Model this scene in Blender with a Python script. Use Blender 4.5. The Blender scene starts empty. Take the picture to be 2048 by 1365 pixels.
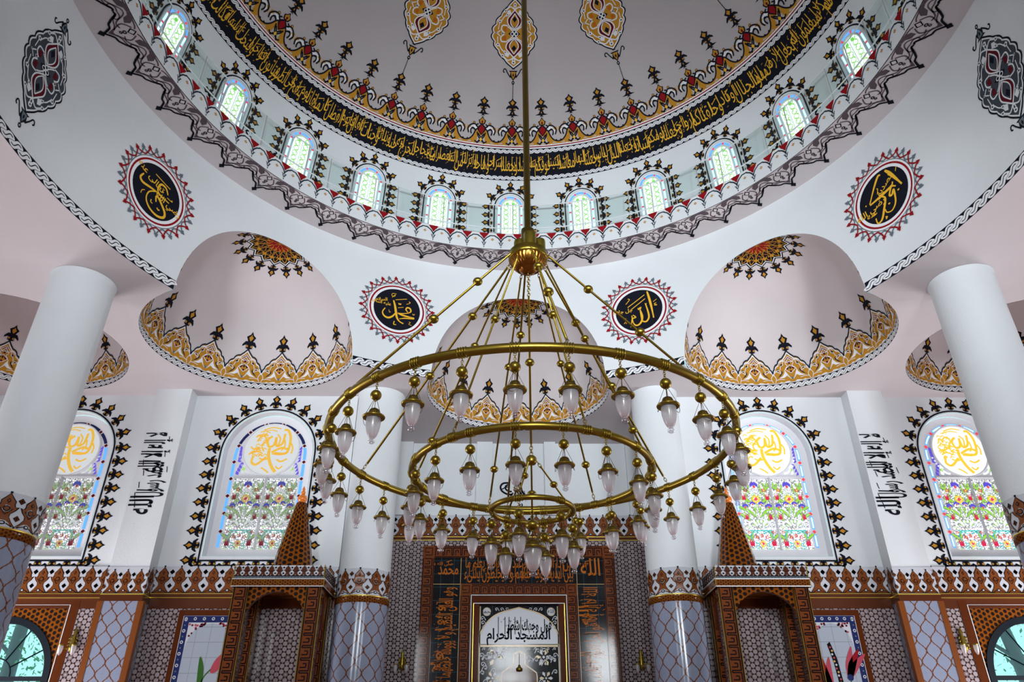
import bpy, math, random, unicodedata
import numpy as np
from mathutils import Vector, Matrix
from mathutils.geometry import tessellate_polygon
random.seed(7); rng = np.random.default_rng(7)
PI = math.pi; rad = math.radians; sin = math.sin; cos = math.cos
sc = bpy.context.scene; COL = sc.collection
ZC = 1.6                       # eye height above the carpet
AX, AY = 0.37, 10.0            # plan centre of the dome and chandelier

# ------------------------------------------------------------------ camera
cam_d = bpy.data.cameras.new('camera'); cam = bpy.data.objects.new('camera', cam_d); COL.objects.link(cam)
cam_d.sensor_width = 36.0; cam_d.sensor_fit = 'HORIZONTAL'; cam_d.lens = 36.0*1501.05/2048
cam_d.clip_start = 0.05; cam_d.clip_end = 300
P_, Y_, R_ = 0.5337, 0.01004, -0.00217
_f = Vector((sin(Y_)*cos(P_), cos(Y_)*cos(P_), sin(P_))); _r = Vector((cos(Y_), -sin(Y_), 0)); _u = _r.cross(_f)
_rt = _r*cos(R_)+_u*sin(R_); _up = -_r*sin(R_)+_u*cos(R_)
cam.matrix_world = Matrix(((_rt.x, _up.x, -_f.x, 0), (_rt.y, _up.y, -_f.y, 0), (_rt.z, _up.z, -_f.z, ZC), (0, 0, 0, 1)))
sc.camera = cam
# ------------------------------------------------------------------ world and exposure
wd = bpy.data.worlds.new('world'); sc.world = wd; wd.use_nodes = True
bg = wd.node_tree.nodes['Background']; bg.inputs[0].default_value = (0.42, 0.82, 0.83, 1); bg.inputs[1].default_value = 1.35
vs = sc.view_settings; vs.view_transform = 'Standard'; vs.look = 'None'; vs.gamma = 1; vs.use_curve_mapping = False
vs.exposure = 0.0
sc.render.film_transparent = False
# ------------------------------------------------------------------ narrowed daylight from the rear windows, fill lights added at the sides
def area(name, loc, rot, sx, sy, power, col, spread=180):
    l = bpy.data.lights.new(name, 'AREA'); l.shape = 'RECTANGLE'; l.size = sx; l.size_y = sy; l.energy = power; l.color = col; l.spread = math.radians(spread)
    o = bpy.data.objects.new(name, l); COL.objects.link(o); o.location = (loc[0], loc[1], loc[2]+ZC); o.rotation_euler = rot
    return o
W_DAY = (0.90, 0.96, 1.0)
for x, e in ((-6.4, 300), (0.37, 570), (6.5, 570)):
    area('window_daylight', (x, -3.5, 7.2), (rad(104), 0, 0), 2.2, 4.2, e, W_DAY, 74)  # beams narrowed and tilted up so the hall dims towards its edges
for sx in (-1, 1):
    for y, e in ((8.5, 60), (13.0, 320), (17.2, 760)):
        area('window_daylight', (AX+sx*16.2, y, 0.9), (rad(88), 0, rad(90)*sx), 2.6, 3.4, e, (0.96, 0.97, 1.0))  # low fill added to brighten the ceiling; no side windows are modelled

# ------------------------------------------------------------------ materials
MATS = {}
def mat(name, col, rough=0.6, metal=0.0, emit=None, es=0.0, spec=0.5, coat=0.0, bump=0.0, bscale=30.0):
    m = bpy.data.materials.new(name); m.use_nodes = True; nt = m.node_tree; b = nt.nodes['Principled BSDF']
    b.inputs['Base Color'].default_value = (*col, 1); b.inputs['Roughness'].default_value = rough; b.inputs['Metallic'].default_value = metal
    b.inputs['Specular IOR Level'].default_value = spec
    if coat: b.inputs['Coat Weight'].default_value = coat; b.inputs['Coat Roughness'].default_value = 0.05
    if emit: b.inputs['Emission Color'].default_value = (*emit, 1); b.inputs['Emission Strength'].default_value = es
    if bump:
        n = nt.nodes.new('ShaderNodeTexNoise'); n.inputs['Scale'].default_value = bscale; n.inputs['Detail'].default_value = 4
        g = nt.nodes.new('ShaderNodeNewGeometry'); nt.links.new(g.outputs['Position'], n.inputs['Vector'])
        bp = nt.nodes.new('ShaderNodeBump'); bp.inputs['Strength'].default_value = bump; bp.inputs['Distance'].default_value = 0.02
        nt.links.new(n.outputs['Fac'], bp.inputs['Height']); nt.links.new(bp.outputs['Normal'], b.inputs['Normal'])
        mx = nt.nodes.new('ShaderNodeMapRange'); mx.inputs['To Min'].default_value = 0.93; mx.inputs['To Max'].default_value = 1.05
        n2 = nt.nodes.new('ShaderNodeTexNoise'); n2.inputs['Scale'].default_value = 0.7; n2.inputs['Detail'].default_value = 3
        nt.links.new(g.outputs['Position'], n2.inputs['Vector']); nt.links.new(n2.outputs['Fac'], mx.inputs['Value'])
        cm = nt.nodes.new('ShaderNodeMix'); cm.data_type = 'RGBA'; cm.blend_type = 'MULTIPLY'; cm.inputs[0].default_value = 1
        cm.inputs[6].default_value = (*col, 1); nt.links.new(mx.outputs[0], cm.inputs[7]); nt.links.new(cm.outputs[2], b.inputs['Base Color'])
    MATS[name] = m; return m
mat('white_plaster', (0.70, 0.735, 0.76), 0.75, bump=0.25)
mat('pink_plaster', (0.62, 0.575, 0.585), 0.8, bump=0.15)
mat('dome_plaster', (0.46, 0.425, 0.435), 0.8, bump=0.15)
mat('column_plaster', (0.69, 0.735, 0.76), 0.6, bump=0.5, bscale=22)
mat('black_paint', (0.006, 0.007, 0.014), 0.8, spec=0.12)
mat('navy_paint', (0.012, 0.022, 0.035), 0.8, spec=0.12)
mat('grey_paint', (0.13, 0.16, 0.19), 0.8, spec=0.12)
mat('white_paint', (0.78, 0.79, 0.82), 0.8, spec=0.12)
mat('gold_paint', (0.49, 0.235, 0.024), 0.8, spec=0.12)
mat('bright_gold', (0.80, 0.45, 0.03), 0.6, spec=0.2)
mat('red_paint', (0.26, 0.006, 0.010), 0.8, spec=0.12)
mat('maroon_paint', (0.11, 0.004, 0.012), 0.8, spec=0.12)
mat('mauve_paint', (0.105, 0.078, 0.092), 0.8, spec=0.12)
mat('slate_paint', (0.05, 0.06, 0.075), 0.8, spec=0.12)
mat('brass', (0.34, 0.24, 0.034), 0.30, 1.0)
mat('dark_brass', (0.20, 0.135, 0.025), 0.38, 1.0)
mat('copper_brass', (0.40, 0.17, 0.03), 0.25, 1.0)
mat('gilt_edge', (0.85, 0.62, 0.10), 0.35, 1.0)
mat('white_metal', (0.72, 0.76, 0.78), 0.35)
mat('black_frame', (0.004, 0.008, 0.014), 0.6, spec=0.12)
mat('orange_tile', (0.19, 0.052, 0.009), 0.22, spec=0.35)
mat('brown_tile', (0.09, 0.022, 0.006), 0.22, spec=0.35)
mat('dark_tile', (0.007, 0.006, 0.008), 0.09, spec=0.14)
mat('key_orange', (0.17, 0.046, 0.013), 0.09, spec=0.14)
mat('script_orange', (0.50, 0.14, 0.015), 0.09, spec=0.14)
mat('white_tile', (0.55, 0.57, 0.62), 0.22, spec=0.35)
mat('blue_tile', (0.012, 0.022, 0.11), 0.22, spec=0.35)
mat('green_glaze', (0.03, 0.12, 0.015), 0.2)
mat('pink_glaze', (0.42, 0.06, 0.09), 0.2)
mat('gold_glaze', (0.55, 0.36, 0.10), 0.2)
mat('orange_resin', (0.80, 0.20, 0.01), 0.15, coat=0.8)
mat('lead_line', (0.30, 0.31, 0.33), 0.6)
mat('carpet', (0.46, 0.27, 0.27), 0.95)
mat('bark', (0.16, 0.18, 0.19), 0.9)
mat('leaf_green', (0.14, 0.40, 0.22), 0.8)
# glass pieces lit by the daylight behind them
def lit(name, col, s): mat(name, (0.3*col[0], 0.3*col[1], 0.3*col[2]), 0.2, emit=col, es=s)
lit('lit_clear', (0.82, 0.98, 1.0), 1.35); lit('lit_white', (0.88, 0.96, 1.0), 1.15); lit('lit_green', (0.16, 0.66, 0.08), 1.0)
lit('lit_blue', (0.10, 0.34, 0.90), 1.3); lit('lit_red', (0.85, 0.06, 0.10), 0.9); lit('lit_sky', (0.50, 0.78, 1.0), 1.6)
lit('lit_yellow', (1.0, 0.64, 0.05), 0.85); lit('lit_violet', (0.14, 0.10, 0.75), 0.75); lit('lit_teal', (0.05, 0.60, 0.62), 0.8)
lit('lit_lime', (0.36, 0.72, 0.10), 0.8); lit('lit_rose', (0.72, 0.03, 0.10), 0.8); lit('lit_pearl', (0.86, 0.90, 0.92), 1.02)
lit('lit_daylight', (0.85, 0.95, 1.0), 7.0); lit('lit_orange', (1.0, 0.30, 0.03), 0.8)
lit('lit_amber', (1.0, 0.60, 0.08), 0.62); lit('dim_pearl', (0.80, 0.84, 0.86), 0.62)

for n_, c_, e_ in (('lime', (0.42, 0.62, 0.30), .45), ('violet', (0.12, 0.12, 0.55), .45), ('red', (0.55, 0.08, 0.08), .4), ('rose', (0.34, 0.05, 0.08), .4), ('yellow', (0.75, 0.50, 0.12), .5), ('teal', (0.15, 0.55, 0.52), .45)): lit('dim_'+n_, c_, e_)
def nodes_of(name, rough=0.09, coat=0.0, spec=0.16):
    m = bpy.data.materials.new(name); m.use_nodes = True; nt = m.node_tree; b = nt.nodes['Principled BSDF']
    b.inputs['Roughness'].default_value = rough; b.inputs['Coat Weight'].default_value = coat; b.inputs['Specular IOR Level'].default_value = spec
    MATS[name] = m
    def M(op, a, b2=None, c=None):
        n = nt.nodes.new('ShaderNodeMath'); n.operation = op
        for i, v in enumerate((a, b2, c)):
            if v is None: continue
            if isinstance(v, (int, float)): n.inputs[i].default_value = v
            else: nt.links.new(v, n.inputs[i])
        return n.outputs[0]
    uv = nt.nodes.new('ShaderNodeUVMap'); uv.uv_map = 'UVMap'
    sp = nt.nodes.new('ShaderNodeSeparateXYZ'); nt.links.new(uv.outputs[0], sp.inputs[0])
    def mixc(fac, c1, c2):
        n = nt.nodes.new('ShaderNodeMix'); n.data_type = 'RGBA'
        nt.links.new(fac, n.inputs[0])
        for i, c in ((6, c1), (7, c2)):
            if isinstance(c, tuple): n.inputs[i].default_value = (*c, 1)
            else: nt.links.new(c, n.inputs[i])
        return n.outputs[2]
    return nt, b, M, sp.outputs[0], sp.outputs[1], mixc
def step(M, x, a, w):   # 0 below a, 1 above a+w
    return M('MINIMUM', M('MAXIMUM', M('DIVIDE', M('SUBTRACT', x, a), w), 0.0), 1.0)
def seam(M, u, v, s):   # thin grid lines of square tiles
    a = M('ABSOLUTE', M('SUBTRACT', M('FRACT', M('DIVIDE', u, s)), 0.5)); b = M('ABSOLUTE', M('SUBTRACT', M('FRACT', M('DIVIDE', v, s)), 0.5))
    return step(M, M('MAXIMUM', a, b), 0.485, 0.005)
def rosette_material(name, s, dot, line, ts=0.42, thr=0.15, seamcol=None):
    nt, b, M, u, v, mixc = nodes_of(name)
    def tri(sc_, ou=0.0):
        k = 2*PI*2/math.sqrt(3)/sc_; tot = None
        for a in (0, 60, 120):
            ph = M('ADD', M('MULTIPLY', u, k*cos(rad(a))), M('MULTIPLY', v, k*sin(rad(a))))
            t = M('COSINE', ph); tot = t if tot is None else M('ADD', tot, t)
        return tot
    f = tri(s); f2 = tri(s*3)
    big = step(M, f2, 2.45, 0.05); core = step(M, f2, 2.68, 0.05)
    d = step(M, f, thr, 0.18)
    d = M('MULTIPLY', d, M('SUBTRACT', 1.0, big)); d = M('MAXIMUM', d, core)
    c = mixc(d, line, dot); c = mixc(M('MULTIPLY', seam(M, u, v, ts), 0.7), c, seamcol or line)
    nt.links.new(c, b.inputs['Base Color'])
rosette_material('rosette_tile', 0.130, (0.36, 0.31, 0.325), (0.035, 0.012, 0.008), 0.375, -0.98)
rosette_material('star_tile', 0.130, (0.014, 0.008, 0.006), (0.22, 0.060, 0.005), 0.40, -0.35, (0.02, 0.01, 0.01))
rosette_material('star_strip', 0.07, (0.05, 0.015, 0.006), (0.20, 0.062, 0.008), 0.35, -0.2)
def ogee_material():
    nt, b, M, u, v, mixc = nodes_of('ogee_tile', 0.14, 0, 0.35)
    Pw, Q = 0.36, 0.52
    wob = M('MULTIPLY', M('SINE', M('MULTIPLY', v, 2*PI/0.062)), 0.004)
    def fam(off):
        uu = M('ADD', u, off*Pw/2); w = M('ABSOLUTE', M('MULTIPLY', M('SUBTRACT', M('FRACT', M('DIVIDE', uu, Pw)), 0.5), Pw))
        c = M('MULTIPLY', M('ADD', M('COSINE', M('MULTIPLY', v, 2*PI/Q)), 1.0), Pw/4)
        return M('ABSOLUTE', M('ADD', M('SUBTRACT', w, c), wob))
    ln = M('SUBTRACT', 1.0, step(M, fam(0), 0.014, 0.006))
    c = mixc(M('MULTIPLY', seam(M, u, v, 0.17), 0.28), (0.25, 0.29, 0.39), (0.13, 0.15, 0.2))
    c = mixc(ln, c, (0.15, 0.045, 0.012))
    nt.links.new(c, b.inputs['Base Color'])
ogee_material()
def plain_tile(name, c1, c2, s):
    nt, b, M, u, v, mixc = nodes_of(name)
    nt.links.new(mixc(seam(M, u, v, s), c1, c2), b.inputs['Base Color'])
plain_tile('panel_white_tile', (0.36, 0.41, 0.48), (0.2, 0.22, 0.26), 0.36)
plain_tile('panel_black_tile', (0.008, 0.009, 0.012), (0.03, 0.09, 0.11), 0.40)
plain_tile('panel_brown_tile', (0.095, 0.022, 0.005), (0.05, 0.015, 0.005), 0.20)
def mosaic_material(name, strength, tint):
    nt, b, M, u, v, mixc = nodes_of(name, 0.3, 0)
    vor = nt.nodes.new('ShaderNodeTexVoronoi'); vor.feature = 'F1'; vor.inputs['Scale'].default_value = 17; vor.inputs['Randomness'].default_value = 0.75
    ve = nt.nodes.new('ShaderNodeTexVoronoi'); ve.feature = 'DISTANCE_TO_EDGE'; ve.inputs['Scale'].default_value = 17; ve.inputs['Randomness'].default_value = 0.75
    cb = nt.nodes.new('ShaderNodeCombineXYZ'); nt.links.new(u, cb.inputs[0]); nt.links.new(M('MULTIPLY', v, 0.8), cb.inputs[1])
    nt.links.new(cb.outputs[0], vor.inputs['Vector']); nt.links.new(cb.outputs[0], ve.inputs['Vector'])
    ramp = nt.nodes.new('ShaderNodeValToRGB'); ramp.color_ramp.interpolation = 'CONSTANT'; el = ramp.color_ramp.elements
    cols = [(0.0, tint), (0.60, (0.74, 0.84, 0.66)), (0.72, tint), (0.88, (0.45, 0.72, 0.30)), (0.93, tint), (0.975, (0.70, 0.55, 0.60))]
    el[0].position = 0; el[0].color = (*cols[0][1], 1); el[1].position = cols[1][0]; el[1].color = (*cols[1][1], 1)
    for p, c in cols[2:]: e = el.new(p); e.color = (*c, 1)
    sx = nt.nodes.new('ShaderNodeSeparateColor'); nt.links.new(vor.outputs['Color'], sx.inputs[0]); nt.links.new(sx.outputs[0], ramp.inputs[0])
    edge = step(M, ve.outputs['Distance'], 0.07, 0.05)
    nt.links.new(mixc(edge, (0.34, 0.35, 0.37), ramp.outputs[0]), b.inputs['Base Color'])
    nt.links.new(ramp.outputs[0], b.inputs['Emission Color']); nt.links.new(M('MULTIPLY', edge, strength), b.inputs['Emission Strength'])
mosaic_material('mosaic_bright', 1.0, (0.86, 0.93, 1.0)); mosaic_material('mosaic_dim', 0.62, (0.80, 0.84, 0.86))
def glass_mat(name, tint, fac, rough=0.05):
    m = bpy.data.materials.new(name); m.use_nodes = True; nt = m.node_tree; nt.nodes.remove(nt.nodes['Principled BSDF'])
    out = nt.nodes['Material Output']; t = nt.nodes.new('ShaderNodeBsdfTransparent'); t.inputs[0].default_value = (*tint, 1)
    g = nt.nodes.new('ShaderNodeBsdfGlossy'); g.inputs['Roughness'].default_value = rough; mx = nt.nodes.new('ShaderNodeMixShader'); mx.inputs[0].default_value = fac
    nt.links.new(t.outputs[0], mx.inputs[1]); nt.links.new(g.outputs[0], mx.inputs[2]); nt.links.new(mx.outputs[0], out.inputs[0]); MATS[name] = m
glass_mat('clear_glass', (0.90, 0.97, 0.95), 0.07)
def frosted():
    m = bpy.data.materials.new('frosted_glass'); m.use_nodes = True; nt = m.node_tree; nt.nodes.remove(nt.nodes['Principled BSDF'])
    out = nt.nodes['Material Output']
    g = nt.nodes.new('ShaderNodeTexCoord'); sp = nt.nodes.new('ShaderNodeSeparateXYZ'); nt.links.new(g.outputs['Generated'], sp.inputs[0])
    rp = nt.nodes.new('ShaderNodeValToRGB'); e = rp.color_ramp.elements
    e[0].position = 0.10; e[0].color = (0.82, 0.68, 0.70, 1); e[1].position = 0.40; e[1].color = (0.90, 0.89, 0.92, 1)
    nt.links.new(sp.outputs[2], rp.inputs[0])
    d = nt.nodes.new('ShaderNodeBsdfDiffuse'); tl = nt.nodes.new('ShaderNodeBsdfTranslucent'); tr = nt.nodes.new('ShaderNodeBsdfTransparent')
    gl = nt.nodes.new('ShaderNodeBsdfGlossy'); gl.inputs['Roughness'].default_value = 0.25
    nt.links.new(rp.outputs[0], d.inputs[0]); nt.links.new(rp.outputs[0], tl.inputs[0])
    a = nt.nodes.new('ShaderNodeMixShader'); a.inputs[0].default_value = 0.5; nt.links.new(d.outputs[0], a.inputs[1]); nt.links.new(tl.outputs[0], a.inputs[2])
    b = nt.nodes.new('ShaderNodeMixShader'); b.inputs[0].default_value = 0.34; nt.links.new(a.outputs[0], b.inputs[1]); nt.links.new(tr.outputs[0], b.inputs[2])
    c = nt.nodes.new('ShaderNodeMixShader'); c.inputs[0].default_value = 0.08; nt.links.new(b.outputs[0], c.inputs[1]); nt.links.new(gl.outputs[0], c.inputs[2])
    nt.links.new(c.outputs[0], out.inputs[0]); MATS['frosted_glass'] = m
frosted()

# ------------------------------------------------------------------ mesh builder
class MB:
    def __init__(s): s.V = []; s.F = []; s.M = []; s.U = []; s.S = []; s.n = 0; s.mats = []
    def add(s, V, F, m, uv=None, smooth=False):
        V = np.asarray(V, float).reshape(-1, 3)
        if m not in s.mats: s.mats.append(m)
        i = s.mats.index(m); s.V.append(V); s.U.append(np.zeros((len(V), 2)) if uv is None else np.asarray(uv, float))
        s.F += [tuple(int(k)+s.n for k in f) for f in F]; s.M += [i]*len(F); s.S += [smooth]*len(F); s.n += len(V)
    def build(s, name, parent=None, origin=None, loc=None):
        V = np.concatenate(s.V) if s.V else np.zeros((0, 3)); U = np.concatenate(s.U) if s.U else np.zeros((0, 2))
        if origin is None and parent is None: V = V+np.array([0, 0, ZC])
        me = bpy.data.meshes.new(name); me.from_pydata(V.tolist(), [], s.F)
        for m in s.mats: me.materials.append(MATS[m])
        me.polygons.foreach_set('material_index', s.M); me.polygons.foreach_set('use_smooth', s.S)
        ul = me.uv_layers.new(name='UVMap'); li = np.zeros(len(me.loops), dtype=np.int64); me.loops.foreach_get('vertex_index', li)
        ul.data.foreach_set('uv', U[li].astype(np.float32).ravel()); me.update()
        o = bpy.data.objects.new(name, me); COL.objects.link(o)
        if parent is not None: o.parent = parent
        return o
def tag(o, label=None, cat=None, group=None, kind=None):
    for k, v in (('label', label), ('category', cat), ('group', group), ('kind', kind)):
        if v: o[k] = v
    return o
def empty(name, loc, rz=0.0, **k):
    o = bpy.data.objects.new(name, None); COL.objects.link(o); o.location = (loc[0], loc[1], loc[2]+ZC); o.rotation_euler = (0, 0, rz); o.empty_display_size = 0.1
    return tag(o, **k)
def copy_tree(o, parent=None):
    c = o.copy(); COL.objects.link(c)
    if parent is not None: c.parent = parent
    for ch in list(o.children): copy_tree(ch, c)
    return c
def grid(nu, nv, fn):
    V = [fn(i/nu, j/nv) for j in range(nv+1) for i in range(nu+1)]
    F = [(j*(nu+1)+i, j*(nu+1)+i+1, (j+1)*(nu+1)+i+1, (j+1)*(nu+1)+i) for j in range(nv) for i in range(nu)]
    return V, F
def box(mb, x0, x1, y0, y1, z0, z1, m, uvf=None, bev=0.0):
    V = [(x, y, z) for z in (z0, z1) for y in (y0, y1) for x in (x0, x1)]
    for f, ax in (((0, 1, 5, 4), 1), ((2, 3, 7, 6), 1), ((0, 2, 6, 4), 0), ((1, 3, 7, 5), 0), ((0, 1, 3, 2), 2), ((4, 5, 7, 6), 2)):
        vv = [V[i] for i in f]
        uv = [((v[0], v[2]) if ax == 1 else (v[1], v[2]) if ax == 0 else (v[0], v[1])) for v in vv]
        mb.add(vv, [(0, 1, 2, 3)], m, uv)
def lathe(mb, prof, m, n=24, c=(0, 0, 0), smooth=True, a0=0.0, a1=2*PI, ur=1.0):
    k = len(prof)
    V = []; U = []
    for i in range(n+1):
        a = a0+(a1-a0)*i/n
        for r, z in prof: V.append((c[0]+r*cos(a), c[1]+r*sin(a), c[2]+z)); U.append((a*ur, z))
    F = [(i*k+j, (i+1)*k+j, (i+1)*k+j+1, i*k+j+1) for i in range(n) for j in range(k-1)]
    mb.add(V, F, m, U, smooth)
def tube(mb, pts, r, m, n=8, closed=False, cap=True):
    P = np.asarray(pts, float); N = len(P); rr = np.full(N, r) if np.isscalar(r) else np.asarray(r, float)
    T = np.zeros_like(P)
    for i in range(N):
        a = P[(i-1) % N] if (closed or i > 0) else P[i]; b = P[(i+1) % N] if (closed or i < N-1) else P[i]
        t = b-a; T[i] = t/(np.linalg.norm(t)+1e-12)
    ref = np.array([0, 0, 1.0]) if abs(T[0][2]) < 0.9 else np.array([1.0, 0, 0])
    V = []
    for i in range(N):
        u = np.cross(T[i], ref); ln = np.linalg.norm(u)
        if ln < 1e-6: u = np.array([1.0, 0, 0])
        else: u = u/ln
        w = np.cross(T[i], u)
        if i == 0: pu = u
        else:
            pu = pu-T[i]*np.dot(pu, T[i]); pu /= np.linalg.norm(pu)+1e-12
        u = pu; w = np.cross(T[i], u)
        for k in range(n): V.append(P[i]+rr[i]*(cos(2*PI*k/n)*u+sin(2*PI*k/n)*w))
    F = []; L = N if closed else N-1
    for i in range(L):
        for k in range(n): F.append((i*n+k, i*n+(k+1) % n, ((i+1) % N)*n+(k+1) % n, ((i+1) % N)*n+k))
    if not closed and cap: F.append(tuple(range(n))); F.append(tuple(range((N-1)*n, N*n)))
    mb.add(V, F, m, smooth=True)
def ball(mb, c, r, m, n=16, k=10, sz=1.0, gad=0):
    V = []
    for j in range(k+1):
        t = PI*j/k
        for i in range(n):
            g = 1+(0.03*cos(gad*2*PI*i/n) if gad else 0); a = 2*PI*i/n
            V.append((c[0]+r*g*sin(t)*cos(a), c[1]+r*g*sin(t)*sin(a), c[2]+r*sz*cos(t)))
    F = [(j*n+i, j*n+(i+1) % n, (j+1)*n+(i+1) % n, (j+1)*n+i) for j in range(k) for i in range(n)]
    mb.add(V, F, m, smooth=True)

# ------------------------------------------------------------------ painted motifs (2-D shapes laid on curved surfaces)
def cr(pts, n=6, closed=False):
    P = [np.array(p, float) for p in pts]; N = len(P); out = []
    for i in range(N if closed else N-1):
        p0 = P[(i-1) % N] if closed or i > 0 else P[i]; p1 = P[i]; p2 = P[(i+1) % N]; p3 = P[(i+2) % N] if closed or i < N-2 else P[(i+1) % N]
        for k in range(n):
            t = k/n; out.append(0.5*((2*p1)+(-p0+p2)*t+(2*p0-5*p1+4*p2-p3)*t*t+(-p0+3*p1-3*p2+p3)*t**3))
    if not closed: out.append(P[-1])
    return np.array(out)
def arcp(cx, cy, r, a0, a1, n=12, ry=None):
    ry = r if ry is None else ry
    return [(cx+r*cos(rad(a0+(a1-a0)*i/n)), cy+ry*sin(rad(a0+(a1-a0)*i/n))) for i in range(n+1)]
def refine(V, T, L):
    V = [tuple(v) for v in V]; T = [tuple(t) for t in T]; mid = {}
    work = list(T); out = []
    while work:
        a, b, c = work.pop()
        e = [(math.dist(V[a], V[b]), a, b, c), (math.dist(V[b], V[c]), b, c, a), (math.dist(V[c], V[a]), c, a, b)]
        l, p, q, r = max(e)
        if l <= L: out.append((a, b, c)); continue
        k = (min(p, q), max(p, q))
        if k not in mid: mid[k] = len(V); V.append(((V[p][0]+V[q][0])/2, (V[p][1]+V[q][1])/2))
        m_ = mid[k]; work.append((p, m_, r)); work.append((m_, q, r))
    return V, out
class Motif:
    def __init__(s): s.items = []       # (mat, layer, verts Nx2, tris)
    def raw(s, V, T, m, l): s.items.append([m, l, np.asarray(V, float).reshape(-1, 2), [tuple(t) for t in T]]); return s
    def poly(s, pts, m, l=1, holes=(), sym=False):
        loops = [[Vector((float(p[0]), float(p[1]), 0)) for p in pts]]+[[Vector((float(p[0]), float(p[1]), 0)) for p in h] for h in holes]
        V = [(v.x, v.y) for L in loops for v in L]; s.raw(V, tessellate_polygon(loops), m, l)
        if sym: s.poly([(-p[0], p[1]) for p in pts], m, l, [[(-p[0], p[1]) for p in h] for h in holes])
        return s
    def stroke(s, pts, w, m, l=1, closed=False, taper=None, sym=False):
        P = np.asarray(pts, float); N = len(P)
        if N < 2: return s
        V = []
        for i in range(N):
            a = P[(i-1) % N] if closed or i > 0 else P[i]; b = P[(i+1) % N] if closed or i < N-1 else P[i]
            t = b-a; t = t/(np.hypot(*t)+1e-12); n = np.array([-t[1], t[0]])
            ww = w*(taper(i/(N-1)) if taper else 1.0)/2
            V += [P[i]+n*ww, P[i]-n*ww]
        T = []
        for i in range(N if closed else N-1):
            a = 2*i; b = 2*((i+1) % N); T += [(a, a+1, b+1), (a, b+1, b)]
        s.raw(V, T, m, l)
        if sym: s.stroke([(-p[0], p[1]) for p in P], w, m, l, closed, taper)
        return s
    def disc(s, x, y, r, m, l=1, n=10, ry=None, sym=False):
        s.poly(arcp(x, y, r, 0, 360-360/n, n-1, ry), m, l)
        if sym and x: s.disc(-x, y, r, m, l, n, ry)
        return s
    def ring(s, x, y, r0, r1, m, l=1, n=32, ry=1.0):
        V = []; T = []
        for i in range(n):
            a = 2*PI*i/n; V += [(x+r0*cos(a), y+r0*ry*sin(a)), (x+r1*cos(a), y+r1*ry*sin(a))]
            p = 2*i; q = 2*((i+1) % n); T += [(p, p+1, q+1), (p, q+1, q)]
        return s.raw(V, T, m, l)
    def diamond(s, x, y, w, h, m, l=1, sym=False):
        s.poly([(x-w, y), (x, y-h), (x+w, y), (x, y+h)], m, l)
        if sym and x: s.diamond(-x, y, w, h, m, l)
        return s
    def put(s, o, x=0, y=0, sx=1, sy=None, rot=0, dl=0, swap=None):
        sy = sx if sy is None else sy; c, q = cos(rot), sin(rot)
        for m, l, V, T in o.items:
            X = V[:, 0]*sx; Y = V[:, 1]*sy
            s.items.append([(swap or {}).get(m, m), l+dl, np.stack([x+c*X-q*Y, y+q*X+c*Y], 1), T])
        return s
    def fine(s, L):
        for it in s.items:
            V, T = refine(it[2], it[3], L); it[2] = np.array(V); it[3] = T
        return s
    def merged(s):
        d = {}
        for m, l, V, T in s.items:
            k = (m, l)
            if k not in d: d[k] = [[], [], 0]
            e = d[k]; e[0].append(V); e[1] += [(a+e[2], b+e[2], c+e[2]) for a, b, c in T]; e[2] += len(V)
        s.items = [[m, l, np.concatenate(e[0]), e[1]] for (m, l), e in d.items()]; return s
LIFT = 0.0035
def stamp(mb, mo, f, x=0.0, y=0.0, sx=1.0, sy=None, rot=0.0, keep=None):
    sy = sx if sy is None else sy; c, q = cos(rot), sin(rot)
    for m, l, V, T in mo.items:
        X = V[:, 0]*sx; Y = V[:, 1]*sy
        U = np.stack([x+c*X-q*Y, y+q*X+c*Y], 1)
        W = f(U, 0.002+LIFT*l)
        if keep is not None:
            W, T = clip(W, T, keep)
            if not len(T): continue
            mb.add(W, T, m); continue
        mb.add(W, T, m, U)
def clip(W, T, g):
    d = g(W); V = [tuple(w) for w in W]; out = []
    for t in T:
        s = [d[i] >= 0 for i in t]
        if all(s): out.append(tuple(t)); continue
        if not any(s): continue
        pol = []
        for k in range(3):
            a, b = t[k], t[(k+1) % 3]
            if s[k]: pol.append(a)
            if s[k] != s[(k+1) % 3]:
                q = d[a]/(d[a]-d[b]); V.append(tuple(np.array(V[a])*(1-q)+np.array(V[b])*q)); pol.append(len(V)-1)
        for k in range(1, len(pol)-1): out.append((pol[0], pol[k], pol[k+1]))
    return np.array(V), out
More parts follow.
